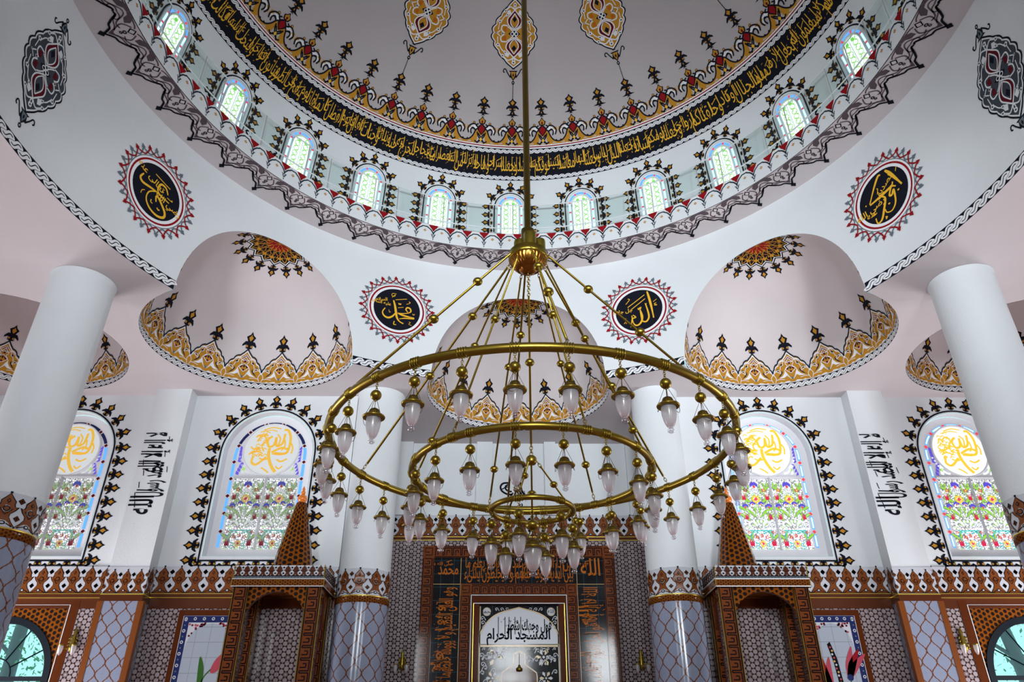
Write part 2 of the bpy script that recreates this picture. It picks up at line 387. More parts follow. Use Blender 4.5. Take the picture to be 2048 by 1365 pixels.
# surface maps: (u, v in metres, lift) -> points, lift is towards the room
def f_plane(o, ud=(1, 0, 0), vd=(0, 0, 1), n=(0, -1, 0)):
    o = np.array(o, float); ud = np.array(ud, float); vd = np.array(vd, float); n = np.array(n, float)
    return lambda U, l: o+U[:, :1]*ud+U[:, 1:]*vd+n*l
def f_cyl(r, th, c=(AX, AY), z0=0.0):     # concave cylinder seen from inside
    def f(U, l):
        t = rad(th)+U[:, 0]/r; return np.stack([c[0]+(r-l)*np.sin(t), c[1]+(r-l)*np.cos(t), z0+U[:, 1]], 1)
    return f
def f_col(r, c, th=0.0, z0=0.0):          # convex column seen from outside; th = direction faced, 0 = towards -y
    def f(U, l):
        t = th+U[:, 0]/r; return np.stack([c[0]+(r+l)*np.sin(t), c[1]-(r+l)*np.cos(t), z0+U[:, 1]], 1)
    return f
class Ell:      # ellipsoid vault, v = arc length up the meridian
    def __init__(s, c, a, b, sh=(0, 0)):
        s.c = c; s.a = a; s.b = b; s.sh = sh; s.t = np.linspace(0, PI/2, 400)
        s.s = np.concatenate([[0], np.cumsum(np.hypot(np.diff(a*np.cos(s.t)), np.diff(b*np.sin(s.t))))])
    def pt(s, th, t, l=0.0):
        r = s.a*np.cos(t); z = s.b*np.sin(t); nr = np.cos(t)/s.a; nz = np.sin(t)/s.b; k = np.hypot(nr, nz)
        r = r-l*nr/k; z = z-l*nz/k
        q = np.sin(t)**2; return np.stack([s.c[0]+r*np.sin(th)+s.sh[0]*q, s.c[1]+r*np.cos(th)+s.sh[1]*q, s.c[2]+z], -1)
    def f(s, th, rref):
        def g(U, l):
            return s.pt(rad(th)+U[:, 0]/rref, np.interp(U[:, 1], s.s, s.t), l)
        return g
    def arc(s, z): return float(np.interp(math.asin(min(1, (z-s.c[2])/s.b)), s.t, s.s))
def f_soffit(z, r0, th):
    def f(U, l):
        t = rad(th)+U[:, 0]/r0; r = r0+U[:, 1]; return np.stack([AX+r*np.sin(t), AY+r*np.cos(t), np.full(len(U), z-l)], 1)
    return f
def f_top(E):   # plan projection round the crown of a vault (u, v = plan offsets)
    def f(U, l):
        th = np.arctan2(U[:, 0], U[:, 1]); rr = np.hypot(U[:, 0], U[:, 1]); return E.pt(th, np.arccos(np.clip(rr/E.a, 0, 1)), l)
    return f

# ------------------------------------------------------------------ arabic writing
FORMS = {}
for cp in range(0xFE70, 0xFEFD):
    d = unicodedata.decomposition(chr(cp)).split()
    if len(d) == 2: FORMS.setdefault(chr(int(d[1], 16)), {})[d[0]] = chr(cp)
LAM_ALEF = {'\u0627': ('\ufefb', '\ufefc'), '\u0623': ('\ufef7', '\ufef8'), '\u0625': ('\ufef9', '\ufefa'), '\u0622': ('\ufef5', '\ufef6')}
def shape(s):
    out = []; i = 0; prev = False
    while i < len(s):
        ch = s[i]; nx = s[i+1] if i+1 < len(s) else ' '
        if ch == '\u0644' and nx in LAM_ALEF: out.append(LAM_ALEF[nx][1 if prev else 0]); prev = False; i += 2; continue
        F = FORMS.get(ch)
        if not F: out.append(ch); prev = False; i += 1; continue
        j = nx in FORMS and '<final>' in FORMS[nx] and '<initial>' in F
        key = '<medial>' if prev and j and '<medial>' in F else '<final>' if prev and '<final>' in F else '<initial>' if j else '<isolated>'
        out.append(F.get(key) or F.get('<isolated>') or ch); prev = j; i += 1
    return ''.join(reversed(out))
_tc = {}
def text(s, bold=0.012, res=2):
    k = (s, bold)
    if k in _tc: return _tc[k]
    cu = bpy.data.curves.new('writing', 'FONT'); cu.body = shape(s); cu.resolution_u = res; cu.offset = bold; cu.fill_mode = 'FRONT'
    o = bpy.data.objects.new('writing', cu); COL.objects.link(o); bpy.context.view_layer.update()
    ev = o.evaluated_get(bpy.context.evaluated_depsgraph_get()); me = ev.to_mesh(); me.calc_loop_triangles()
    V = np.array([(v.co.x, v.co.y) for v in me.vertices]); T = [tuple(t.vertices) for t in me.loop_triangles]
    ev.to_mesh_clear(); bpy.data.objects.remove(o); bpy.data.curves.remove(cu)
    V[:, 0] -= V[:, 0].min(); _tc[k] = (V, T); return _tc[k]
def word(mo, s, x, y, h, m, l, w=None, bold=0.012, anchor='c', rot=0.0, tall=1.0):
    """put writing into a motif: h scales the letters, w (if given) is the exact width"""
    V, T = text(s, bold); W = V[:, 0].max(); sx = h if w is None else w/W; X = V[:, 0]*sx; Y = V[:, 1]*h*tall
    X = X-(W*sx/2 if anchor == 'c' else W*sx if anchor == 'r' else 0); c, q = cos(rot), sin(rot)
    mo.raw(np.stack([x+c*X-q*Y, y+q*X+c*Y], 1), T, m, l); return W*sx

# ------------------------------------------------------------------ motif library
def leaf(gold='gold_paint', blk='black_paint'):
    """bud with two leaves on a short foot, height 1"""
    m = Motif()
    m.poly([(0, 1.04), (.12, .84), (.36, .69), (.26, .56), (.17, .40), (0, .30), (-.17, .40), (-.26, .56), (-.36, .69), (-.12, .84)], blk, 1)
    m.poly([(0, .86), (.06, .75), (.17, .67), (.11, .56), (0, .44), (-.11, .56), (-.17, .67), (-.06, .75)], gold, 2)
    m.poly([(.03, .26), (.15, .44), (.34, .42), (.52, .20), (.50, .08), (.34, .18), (.20, .22), (.06, .16)], blk, 1, sym=True)
    m.poly([(-.06, .02), (.06, .02), (.08, .38), (-.08, .38)], blk, 1)
    m.disc(.15, .13, .105, blk, 1, 8, sym=True); m.disc(.15, .13, .07, gold, 2, 8, sym=True)
    m.poly([(-.30, .02), (0, .08), (.30, .02), (0, -.06)], blk, 1)
    return m.merged()
LEAF = leaf(); 
def rope(P, h, n):
    """twisted rope band: n turns of pitch P, height h, from v=0"""
    m = Motif(); L = n*P
    for i in range(n):
        c = (i+.5)*P; k = 'black_paint'
        m.poly([(i*P, 0), ((i+1)*P, 0), ((i+1)*P, h), (i*P, h)], k, 1)
        m.poly(cr([(c-P*.74, h*.34), (c-P*.42, h*.09), (c-P*.02, h*.13), (c+P*.28, h*.42), (c+P*.76, h*.66), (c+P*.42, h*.91), (c+P*.02, h*.87), (c-P*.28, h*.58)], 3, True), 'white_paint', 2)
        m.stroke(cr([(c-P*.50, h*.30), (c-P*.16, h*.30), (c+P*.16, h*.70), (c+P*.50, h*.70)], 4), h*.075, k, 3)
    return m.merged()
def exedra_crown():
    """one gilded crown of the small vaults: period 1.06 wide, from the rope (v=.20) to the finial (v=1.62)"""
    m = Motif(); H = .53
    half = [(0, 1.14), (.07, 1.05), (.16, .96), (.17, .94), (.24, .925), (.31, .87), (.345, .79), (.40, .765), (.45, .70), (.47, .63), (.50, .60), (H, .50)]
    out = half+[(H, .215)]; full = out+[(-x, y) for x, y in reversed(out[1:])][:]
    m.poly(out+[(-x, y) for x, y in reversed(out[1:])], 'gold_paint', 1)
    s = cr(half, 3)
    m.stroke(s+np.array([0, -.055]), .03, 'white_paint', 2, sym=True); m.stroke(s+np.array([0, .005]), .038, 'navy_paint', 3, sym=True)
    m.stroke([(0, .30), (-.12, .36), (-.24, .33)], .03, 'gold_paint', 2, sym=True)
    w = 'white_paint'
    m.poly([(.05, .33), (.12, .43), (.22, .36), (.38, .35), (.26, .42), (.20, .50), (.17, .58), (.13, .50)], w, 2, sym=True)
    m.poly([(.06, .40), (.10, .44), (.13, .55), (.10, .57), (.07, .50)], 'gold_paint', 3, sym=True)
    m.poly([(.25, .60), (.29, .50), (.42, .36), (.31, .43), (.24, .52)], 'navy_paint', 4, sym=True)
    m.poly([(.06, .21), (.11, .25), (.20, .24), (.27, .215), (.34, .24), (.40, .212)], w, 2, sym=True)
    for p in ([(.03, .30), (.16, .46), (.17, .58), (.08, .66), (.0, .72)], [(.50, .22), (.46, .36), (.51, .48), (.42, .56), (.30, .50), (.34, .60), (.44, .58)],
              [(.0, .98), (.08, .90), (.18, .84), (.20, .74), (.27, .70), (.30, .60)], [(.0, .93), (.06, .84), (.12, .78), (.07, .70), (.14, .62), (.08, .54), (0, .48)],
              [(.22, .30), (.36, .32), (.46, .30)], [(.0, .84), (.05, .80), (.20, .86), (.28, .78)]):
        m.stroke(cr(p, 4), .016, w, 5, sym=True)
    m.poly([(0, .97), (.09, .87), (0, .90), (-.09, .87)], 'maroon_paint', 4)
    m.diamond(0, .80, .055, .06, 'maroon_paint', 4); m.poly([(.03, .72), (.12, .66), (.11, .58), (.05, .62)], 'maroon_paint', 4, sym=True)
    m.diamond(0, .64, .03, .05, 'navy_paint', 4); m.diamond(0, .53, .035, .04, 'maroon_paint', 4); m.diamond(0, .33, .04, .05, 'grey_paint', 4)
    m.disc(.235, .74, .03, 'navy_paint', 4, 6, .05, sym=True); m.disc(.37, .60, .028, 'navy_paint', 4, 6, .045, sym=True)
    m.put(LEAF, 0, 1.16, .42, .46)
    return m.merged().fine(.16)
CROWN = exedra_crown()
def dome_crown():
    """one crown of the great dome: period 1.04, from v=0 (line) up to the tree finial 1.45"""
    m = Motif(); k = 'black_paint'; g = 'gold_paint'; H = .52
    m.poly([(-H, 0), (H, 0), (H, .07), (.38, .10), (.26, .22), (.18, .42), (.10, .46), (0, .28), (-.10, .46), (-.18, .42), (-.26, .22), (-.38, .10), (-H, .07)], g, 1)
    m.poly([(0, .02), (.17, .03), (.13, .12), (.12, .24), (0, .27), (-.12, .24), (-.13, .12), (-.17, .03)], 'dome_plaster', 2); m.poly([(.30, .03), (.46, .02), (.34, .08)], 'dome_plaster', 2, sym=True)
    s = cr([(H, .08), (.38, .12), (.27, .24), (.19, .42), (.12, .50), (.20, .56), (.12, .62)], 4); m.stroke(s, .042, k, 2, sym=True)
    for p in ([(.11, .48), (.24, .60), (.38, .56), (.46, .44), (.42, .30)], [(.20, .40), (.30, .48), (.36, .40), (.33, .28)], [(.0, .10), (.10, .24), (.14, .36)], [(0, .10), (.12, .04), (.2, .08)], [(.12, .0), (.0, .18), (-.10, .32)]):
        m.stroke(cr(p, 4), .042, k, 3, sym=True)
    m.poly([(.12, .52), (.24, .57), (.36, .53), (.43, .43), (.40, .32), (.37, .42), (.28, .46), (.22, .40)], 'white_paint', 1, sym=True)
    m.poly([(.20, .45), (.28, .49), (.35, .45), (.28, .43)], 'black_paint', 2, sym=True); m.disc(.27, .64, .045, k, 2, 8, sym=True); m.disc(.27, .64, .03, g, 3, 8, sym=True)
    m.poly([(.35, .50), (.47, .55), (.50, .42), (.46, .33), (.47, .43)], g, 2, sym=True)
    m.poly([(0, .26), (.13, .42), (.15, .50), (.10, .56), (.05, .60), (0, .68), (-.05, .60), (-.10, .56), (-.15, .50), (-.13, .42)], k, 3)
    m.poly([(0, .30), (.09, .43), (.10, .50), (.05, .54), (0, .60), (-.05, .54), (-.10, .50), (-.09, .43)], 'red_paint', 4)
    m.poly([(0, .60), (.09, .62), (.13, .74), (.06, .78), (0, .88), (-.06, .78), (-.13, .74), (-.09, .62)], k, 2)
    m.poly([(0, .63), (.06, .65), (.09, .73), (.04, .77), (0, .83), (-.04, .77), (-.09, .73), (-.06, .65)], g, 3)
    m.diamond(0, .69, .035, .06, 'maroon_paint', 4); m.diamond(0, .13, .05, .07, 'bright_gold', 4); m.disc(.44, .12, .03, k, 2, 6, sym=True)
    m.poly([(-.07, .88), (0, .96), (.07, .88), (0, .90)], k, 2)
    m.poly([(-.23, .95), (-.10, .99), (0, 1.17), (.10, .99), (.23, .95), (0, .93)], k, 1); m.disc(0, 1.02, .018, 'gold_paint', 2, 6, .035)
    m.put(LEAF, 0, 1.10, .44, .38)
    return m.merged().fine(.3)
DCROWN = dome_crown()
def scalloped(w, h, n):
    """pointed oval with n scallops a quarter; half-width w, half-height h"""
    q = []; N = n*6
    for i in range(N+1):
        t = i/N; k = abs(sin(PI*t*n)); x = w*(1-t**1.75)*(.93+.09*k); q.append((x if i < N else 0, h*(t*1.0)))
    return q+[(-x, y) for x, y in reversed(q[:-1])]+[(-x, -y) for x, y in q[1:]]+[(x, -y) for x, y in reversed(q[1:-1])]
def oval_medallion(w, h, dark=False):
    m = Motif(); fill = 'slate_paint' if dark else 'gold_paint'; wh = 'grey_paint' if dark else 'white_paint'; k = 'black_paint'
    if dark: wh = 'white_metal'
    o = scalloped(w, h, 4); m.poly(o, k, 1); m.poly([(x*.945, y*.955) for x, y in o], wh, 2); m.poly([(x*.895, y*.915) for x, y in o], fill, 3)
    red = 'maroon_paint'
    for s in (1, -1):
        m.stroke([(x*w, s*y*h) for x, y in cr([(0, .14), (.20, .26), (.24, .40), (.12, .52), (0, .62)], 5)], .09*w, red, 4, sym=True)
        m.diamond(0, s*.40*h, .10*w, .09*h, k, 4)
        for p, t in (([(0, .10), (.26, .24), (.32, .40), (.16, .54), (0, .66)], .045), ([(0, .14), (.15, .26), (.17, .38), (.0, .56)], .035), ([(.0, .66), (.20, .74), (.34, .68), (.46, .60)], .045),
                     ([(.30, .22), (.52, .22), (.56, .10), (.42, .02)], .045), ([(.60, .08), (.74, .0)], .035), ([(.62, .30), (.50, .44), (.40, .50)], .035), ([(.0, .0), (.14, .12), (.30, .20)], .04),
                     ([(.70, .10), (.66, .30), (.60, .36)], .03), ([(0, .66), (.05, .74), (0, .80)], .035)):
            m.stroke([(x*w, s*y*h) for x, y in cr(p, 4)], t*w*1.05, wh, 5, sym=True)
        for x, y, r in ((.66, .32, .06), (.44, .62, .055), (.5, .0, .05), (.76, .0, .035), (.0, .80, .06), (.34, .52, .05)):
            for a in range(5): m.disc(x*w+r*w*.8*cos(a*1.257), s*(y*h)+r*w*.8*sin(a*1.257), r*w*.6, wh, 5, 6, sym=True)
            m.disc(x*w, s*y*h, r*w*.55, 'navy_paint', 6, 6, sym=True)
        m.poly([(x*w, s*y*h) for x, y in [(.16, .56), (.40, .46), (.34, .62), (.22, .66)]], wh, 4, sym=True)
        m.poly([(x*w, s*y*h) for x, y in [(.34, .20), (.50, .16), (.46, .06), (.34, .06)]], 'maroon_paint' if dark else 'script_orange', 4, sym=True)
    m.diamond(0, 0, .26*w, .13*h, k, 4)
    for a in range(4): m.ring(.09*w*cos(a*PI/2), .06*h*sin(a*PI/2), .05*w, .08*w, wh, 5, 10)
    return m
def vase_tip(s, gold='gold_paint'):
    """hanging vase ornament below an oval, total height 1, origin at the top"""
    m = Motif(); k = 'black_paint'
    m.poly([(-.12, -.02), (.12, -.02), (0, .06)], k, 1); m.poly([(-.26, -.10), (.26, -.10), (.16, -.20), (.20, -.40), (.10, -.52), (0, -.66), (-.10, -.52), (-.20, -.40), (-.16, -.20)], k, 1)
    m.poly([(-.14, -.16), (.14, -.16), (.10, -.36), (0, -.58), (-.10, -.36)], gold, 2); m.diamond(0, -.34, .05, .12, k, 3)
    m.stroke(cr([(.16, -.48), (.34, -.22), (.44, -.04), (.54, -.02), (.58, -.16), (.50, -.22)], 5), .06, k, 1, sym=True)
    m.ring(0, -.76, .035, .085, k, 1, 10, 1.3)
    return m
def lambrequin():
    """hanging lace on the soffit, period .96, v runs outward from the ledge (tip at .82)"""
    m = Motif(); k = 'black_paint'; g = 'mauve_paint'; w = 'pink_plaster'
    half = [(.48, .34), (.42, .32), (.36, .38), (.30, .46), (.26, .50), (.20, .56), (.12, .58), (.07, .64), (0, .76)]
    m.poly([(-.48, 0), (.48, 0)]+half+[(-x, y) for x, y in reversed(half[:-1])], 'pink_plaster', 1)
    m.stroke(cr(half, 3), .045, k, 3, sym=True); m.poly([(-.07, .80), (0, .72), (.07, .80), (0, .90)], k, 2)
    m.poly([(.48, .02), (.30, .02), (.20, .12), (.22, .24), (.34, .20), (.40, .10), (.48, .08)], g, 2, sym=True)
    m.poly([(.0, .68), (.10, .52), (.0, .56), (-.10, .52)], g, 2)
    for p in ([(.48, .26), (.36, .26), (.22, .40), (.10, .38)], [(.48, .14), (.40, .18), (.30, .34), (.38, .40)], [(.10, .14), (.20, .30), (.12, .46), (0, .60)], [(.44, .30), (.30, .42), (.16, .46), (.06, .52)], [(.30, .04), (.14, .06), (.06, .10)]):
        m.stroke(cr(p, 4), .030, g, 3, sym=True)
    m.poly([(0, .08), (.09, .18), (0, .28), (-.09, .18)], k, 3); m.poly([(0, .115), (.055, .18), (0, .245), (-.055, .18)], w, 4)
    m.ring(0, .33, .02, .045, k, 4, 8); m.ring(0, .41, .015, .035, k, 4, 8)
    return m.merged().fine(.5)
LAMB = lambrequin()
def scallop():
    """ledge face: period .522, height .60, arches hanging between the red spandrels"""
    m = Motif(); H = .261; k = 'navy_paint'
    arch = [(0, .50), (.07, .50), (.10, .47), (.17, .42), (.20, .38), (.235, .33), (H, .27)]
    m.poly([(H, .60), (.11, .60), (.16, .50), (.20, .46), (.24, .38), (H, .36)], 'red_paint', 1, sym=True)
    m.stroke(cr(arch, 3), .036, k, 2, sym=True)
    m.stroke([(H-.07, .25), (H-.03, .20), (H-.01, .12)], .022, k, 2, sym=True); m.stroke([(H, .27), (H-.04, .19), (H, .12)], .018, k, 2, sym=True)
    m.poly([(H, .09), (H-.018, .09), (H, .02)], k, 2, sym=True)
    for a in range(4): m.disc(.028*cos(a*PI/2), .35+.028*sin(a*PI/2), .02, 'gold_paint', 2, 6)
    return m.merged()
SCAL = scallop()
def lotus(P=.40, H=.66, cols=('orange_tile', 'dark_tile', 'white_tile')):
    m = Motif(); g, k, w = cols; a = P/2
    out = [(a, 0), (a*.99, .03), (a*.62, .12), (a*.40, .20), (a*.42, .26), (a*.74, .33), (a*.98, .42), (a*.66, .41), (a*.58, .46), (a*.60, .52), (a*.34, .585), (0, .68)]
    full = [(x, y*H/.66) for x, y in out]; poly = full+[(-x, y) for x, y in reversed(full[:-1])]
    m.poly(poly, k, 1); m.poly([(x*.86, .012+y*.955) for x, y in poly], g, 2)
    m.diamond(0, .52*H/.66, a*.17, .05, k, 3); m.diamond(0, .52*H/.66, a*.09, .028, g, 4); m.disc(0, .36*H/.66, a*.30, k, 3, 8, .06); m.disc(0, .36*H/.66, a*.20, g, 4, 8, .04)
    m.disc(0, .075, a*.26, k, 3, 8, .04); m.disc(0, .075, a*.14, w, 4, 8, .02); m.stroke([(-a*.8, .02), (-a*.3, .07)], .018, k, 3, sym=True); m.stroke([(0, .24), (a*.5, .37)], .012, k, 3, sym=True)
    m.poly([(-.02, .67*H/.66), (.02, .67*H/.66), (.02, .71*H/.66), (-.02, .71*H/.66)], k, 2)
    for y, r in ((.19, .058), (.545, .062)):
        for s in (-1, 1):
            m.diamond(s*a, y*H/.66, r, r*1.1, k, 1); m.diamond(s*a, y*H/.66, r*.72, r*.8, g, 2); m.diamond(s*a, y*H/.66, r*.3, r*.35, k, 3)
    return m.merged()
LOTUS = lotus()
def key_band(L, h, bg='key_orange', fg='dark_tile'):
    """greek key along x, length L, height h"""
    m = Motif(); n = max(1, round(L/(h*.78))); P = L/n; t = h*.075
    m.poly([(0, 0), (L, 0), (L, h), (0, h)], bg, 1)
    for y in (.06, .93): m.poly([(0, (y-.03)*h), (L, (y-.03)*h), (L, (y+.035)*h), (0, (y+.035)*h)], fg, 2)
    a, b, c_, d = h*.20, h*.80, h*.38, h*.60
    for i in range(n):
        x = i*P; q = P/6
        m.stroke([(x, a), (x+q*.6, a)], t, fg, 2)
        pts = [(x, a), (x+q*4.6, a), (x+q*4.6, d), (x+q*2.6, d), (x+q*2.6, c_)]
        m.stroke([(x+q*.6, b), (x+q*.6, c_-h*.02)], t*1.0, fg, 2); m.stroke([(x+q*.6, b), (x+q*5.6, b)], t, fg, 2); m.stroke([(x+q*5.6, b), (x+q*5.6, a)], t, fg, 2)
        m.stroke([(x+q*5.6, a), (x+q*6, a)], t, fg, 2); m.stroke([(x+q*.6, c_), (x+q*.6, a)], t, fg, 2)
        m.stroke([(x+q*2.2, a), (x+q*2.2, d)], t, fg, 2); m.stroke([(x+q*2.2, d), (x+q*4.0, d)], t, fg, 2); m.stroke([(x+q*4.0, d), (x+q*4.0, c_)], t, fg, 2)
    return m.merged()
def swirl(m, x, y, s, mat_, l, flip=1):
    m.stroke([(x+flip*s*a, y+s*b) for a, b in cr([(-.5, -.3), (-.1, .35), (.35, .3), (.3, -.1), (.05, -.05), (.1, .12)], 4)], s*.12, mat_, l)

# ------------------------------------------------------------------ the shell of the room
DOME = Ell((AX, AY, 14.9), 8.9, 6.6)
T0 = -1.35                       # the painted divisions sit a little off the axis
# great dome, drum and painted bands
mb = MB()
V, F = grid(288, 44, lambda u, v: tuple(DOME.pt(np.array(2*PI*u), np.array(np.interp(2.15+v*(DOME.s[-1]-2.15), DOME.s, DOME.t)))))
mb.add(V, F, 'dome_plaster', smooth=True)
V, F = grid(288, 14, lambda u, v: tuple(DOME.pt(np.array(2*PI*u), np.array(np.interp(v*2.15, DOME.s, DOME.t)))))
mb.add(V, F, 'white_plaster', smooth=True)
def dome_band(v0, v1, m, l, a0=-125, a1=125):
    rr = 8.3; mo = Motif(); n = 200
    Vv = []; T = []
    kk = max(1, round((v1-v0)/.08))
    for i in range(n+1):
        x = rad(a0+(a1-a0)*i/n)*rr
        for j in range(kk+1): Vv.append((x, v0+(v1-v0)*j/kk))
        if i < n:
            for j in range(kk): p = i*(kk+1)+j; q = p+kk+1; T += [(p, p+1, q+1), (p, q+1, q)]
    mo.raw(Vv, T, m, l); stamp(mb, mo, DOME.f(0, rr))
dome_band(2.15, 2.31, 'black_paint', 1); dome_band(2.31, 3.04, 'black_paint', 1); dome_band(3.02, 3.19, 'black_paint', 1)
dome_band(3.19, 3.235, 'white_paint', 1); dome_band(3.235, 3.268, 'red_paint', 1); dome_band(3.268, 3.31, 'white_paint', 1)
RP = rope(.20, .155, 1)
for v0, rr in ((2.155, 8.40), (3.025, 7.98)):
    n = int(250*PI/180*rr/.20)
    for i in range(n): stamp(mb, RP, DOME.f(-125+250*i/n, rr), 0, v0)
for k in range(-16, 17): stamp(mb, DCROWN, DOME.f(T0+7.5*k, 7.87), -0.0, 3.30)
OVAL = oval_medallion(.74, 1.06).merged().fine(.35); VT = vase_tip(1).merged()
for k in range(-4, 5):
    fm = DOME.f(T0+30*k, 5.38); stamp(mb, OVAL, fm, 0, 6.72); fm = DOME.f(T0+30*k, 6.3); stamp(mb, VT, fm, 0, 5.68, .55)
    st = Motif().stroke([(0, 4.72), (0, 5.25)], .02, 'black_paint', 1); stamp(mb, st, DOME.f(T0+30*k, 6.7))
# the inscription of the dome
RIGHT = ["\u0639\u0645 \u064a\u062a\u0633\u0627\u0621\u0644\u0648\u0646 \u0639\u0646 \u0627\u0644\u0646\u0628\u0623 \u0627\u0644\u0639\u0638\u064a\u0645", "\u0627\u0644\u0630\u064a \u0647\u0645 \u0641\u064a\u0647 \u0645\u062e\u062a\u0644\u0641\u0648\u0646 \u0643\u0644\u0627 \u0633\u064a\u0639\u0644\u0645\u0648\u0646",
 "\u062b\u0645 \u0643\u0644\u0627 \u0633\u064a\u0639\u0644\u0645\u0648\u0646 \u0623\u0644\u0645 \u0646\u062c\u0639\u0644 \u0627\u0644\u0623\u0631\u0636 \u0645\u0647\u0627\u062f\u0627", "\u0648\u0627\u0644\u062c\u0628\u0627\u0644 \u0623\u0648\u062a\u0627\u062f\u0627 \u0648\u062e\u0644\u0642\u0646\u0627\u0643\u0645 \u0623\u0632\u0648\u0627\u062c\u0627",
 "\u0648\u062c\u0639\u0644\u0646\u0627 \u0646\u0648\u0645\u0643\u0645 \u0633\u0628\u0627\u062a\u0627 \u0648\u062c\u0639\u0644\u0646\u0627 \u0627\u0644\u0644\u064a\u0644 \u0644\u0628\u0627\u0633\u0627", "\u0648\u062c\u0639\u0644\u0646\u0627 \u0627\u0644\u0646\u0647\u0627\u0631 \u0645\u0639\u0627\u0634\u0627 \u0648\u0628\u0646\u064a\u0646\u0627 \u0641\u0648\u0642\u0643\u0645 \u0633\u0628\u0639\u0627 \u0634\u062f\u0627\u062f\u0627"]
LEFT = ["\u0648\u062c\u0639\u0644\u0646\u0627 \u0633\u0631\u0627\u062c\u0627 \u0648\u0647\u0627\u062c\u0627 \u0648\u0623\u0646\u0632\u0644\u0646\u0627 \u0645\u0646 \u0627\u0644\u0645\u0639\u0635\u0631\u0627\u062a", "\u0645\u0627\u0621 \u062b\u062c\u0627\u062c\u0627 \u0644\u0646\u062e\u0631\u062c \u0628\u0647 \u062d\u0628\u0627 \u0648\u0646\u0628\u0627\u062a\u0627 \u0648\u062c\u0646\u0627\u062a \u0623\u0644\u0641\u0627\u0641\u0627",
 "\u0625\u0646 \u064a\u0648\u0645 \u0627\u0644\u0641\u0635\u0644 \u0643\u0627\u0646 \u0645\u064a\u0642\u0627\u062a\u0627 \u064a\u0648\u0645 \u064a\u0646\u0641\u062e \u0641\u064a \u0627\u0644\u0635\u0648\u0631", "\u0641\u062a\u0623\u062a\u0648\u0646 \u0623\u0641\u0648\u0627\u062c\u0627 \u0648\u0641\u062a\u062d\u062a \u0627\u0644\u0633\u0645\u0627\u0621 \u0641\u0643\u0627\u0646\u062a \u0623\u0628\u0648\u0627\u0628\u0627",
 "\u0648\u0633\u064a\u0631\u062a \u0627\u0644\u062c\u0628\u0627\u0644 \u0641\u0643\u0627\u0646\u062a \u0633\u0631\u0627\u0628\u0627 \u0625\u0646 \u062c\u0647\u0646\u0645", "\u0643\u0627\u0646\u062a \u0645\u0631\u0635\u0627\u062f\u0627 \u0644\u0644\u0637\u0627\u063a\u064a\u0646 \u0645\u0622\u0628\u0627 \u0644\u0627\u0628\u062b\u064a\u0646 \u0641\u064a\u0647\u0627 \u0623\u062d\u0642\u0627\u0628\u0627"]
def marks(m, x0, x1, y0, y1, n, mt, l, s=.05):
    """small vowel strokes and dots between the letters"""
    for i in range(n):
        x = x0+(x1-x0)*rng.random(); y = y0+(y1-y0)*rng.random(); k = rng.integers(3)
        if k == 0: m.stroke([(x, y), (x+s*1.3, y+s*.6)], s*.24, mt, l)
        elif k == 1: m.diamond(x, y, s*.25, s*.25, mt, l)
        else: m.stroke(cr([(x, y), (x+s*.25, y-s*.3), (x+s*.5, y), (x+s*.8, y+s*.4)], 3), s*.2, mt, l)
def dome_line(s, th, wid):
    m = Motif(); ws = s.split(' '); n = len(ws); x = wid/2; W = [text(w_, .02)[0][:, 0].max() for w_ in ws]; tot = sum(W)*.93
    for i, w_ in enumerate(ws):
        w = W[i]/tot*wid*1.05; up = (i % 2)*.15
        word(m, w_, x-w/2, .15+up*.8, .66, 'bright_gold', 3, w=w*1.02, bold=-.004, tall=.86 if up else 1.02); x -= w*.93
    for j in range(int(wid/.30)):                 # tall shafts of the thuluth hand
        xx = -wid/2+(j+.3+.4*rng.random())*.30; m.stroke([(xx, .26), (xx-.01, .60+.05*rng.random())], .020, 'bright_gold', 3)
    for j in range(int(wid/.5)):
        xx = -wid/2+(j+rng.random())*.5; yy = .52+.1*rng.random(); m.stroke([(xx, yy-.1), (xx+.16, yy)], .018, 'bright_gold', 3)
    marks(m, -wid/2, wid/2, .06, .66, int(wid*14), 'bright_gold', 3, .042)
    m.merged(); stamp(mb, m, DOME.f(th, 8.2), 0, 2.315)
for i, s in enumerate(LEFT): dome_line(s, -9.5-18.8*i, 18.8*PI/180*8.2)
for i, s in enumerate(reversed(RIGHT)): dome_line(s, 9.3+18.8*i, 18.8*PI/180*8.2)
# painted garlands round the drum windows
WC = [T0-.15+15*k for k in range(-12, 12)]
def arch_path(hw, z0, zs, n=14):
    return [(-hw, z0), (-hw, zs)]+[(-hw*cos(PI*i/n), zs+hw*sin(PI*i/n)) for i in range(1, n)]+[(hw, zs), (hw, z0)]
def arch_leaves(m, hw, z0, zs, off, size, step, chain=True, base=False):
    P = np.array(arch_path(hw, z0, zs, 24)); d = np.concatenate([[0], np.cumsum(np.hypot(*np.diff(P, axis=0).T))]); L = d[-1]; n = max(3, round(L/step))
    pts = []
    for i in range(n+1):
        s = L*i/n; x = np.interp(s, d, P[:, 0]); y = np.interp(s, d, P[:, 1]); x2 = np.interp(min(L, s+.01), d, P[:, 0])-np.interp(max(0, s-.01), d, P[:, 0]); y2 = np.interp(min(L, s+.01), d, P[:, 1])-np.interp(max(0, s-.01), d, P[:, 1])
        a = math.atan2(y2, x2); m.put(LEAF, x-sin(a)*off, y+cos(a)*off, size*.86, size*1.05, rot=a)
    if chain: m.stroke(arch_path(hw+off+size*.22, z0, zs, 24), .018, 'black_paint', 1)
g = Motif(); arch_leaves(g, .55, .34, 1.20, .03, .33, .29); g.stroke(arch_path(.52, .28, 1.20), .035, 'black_paint', 2); g.merged()
for w in WC:
    if abs(w) < 128: stamp(mb, g, DOME.f(w, 8.8))
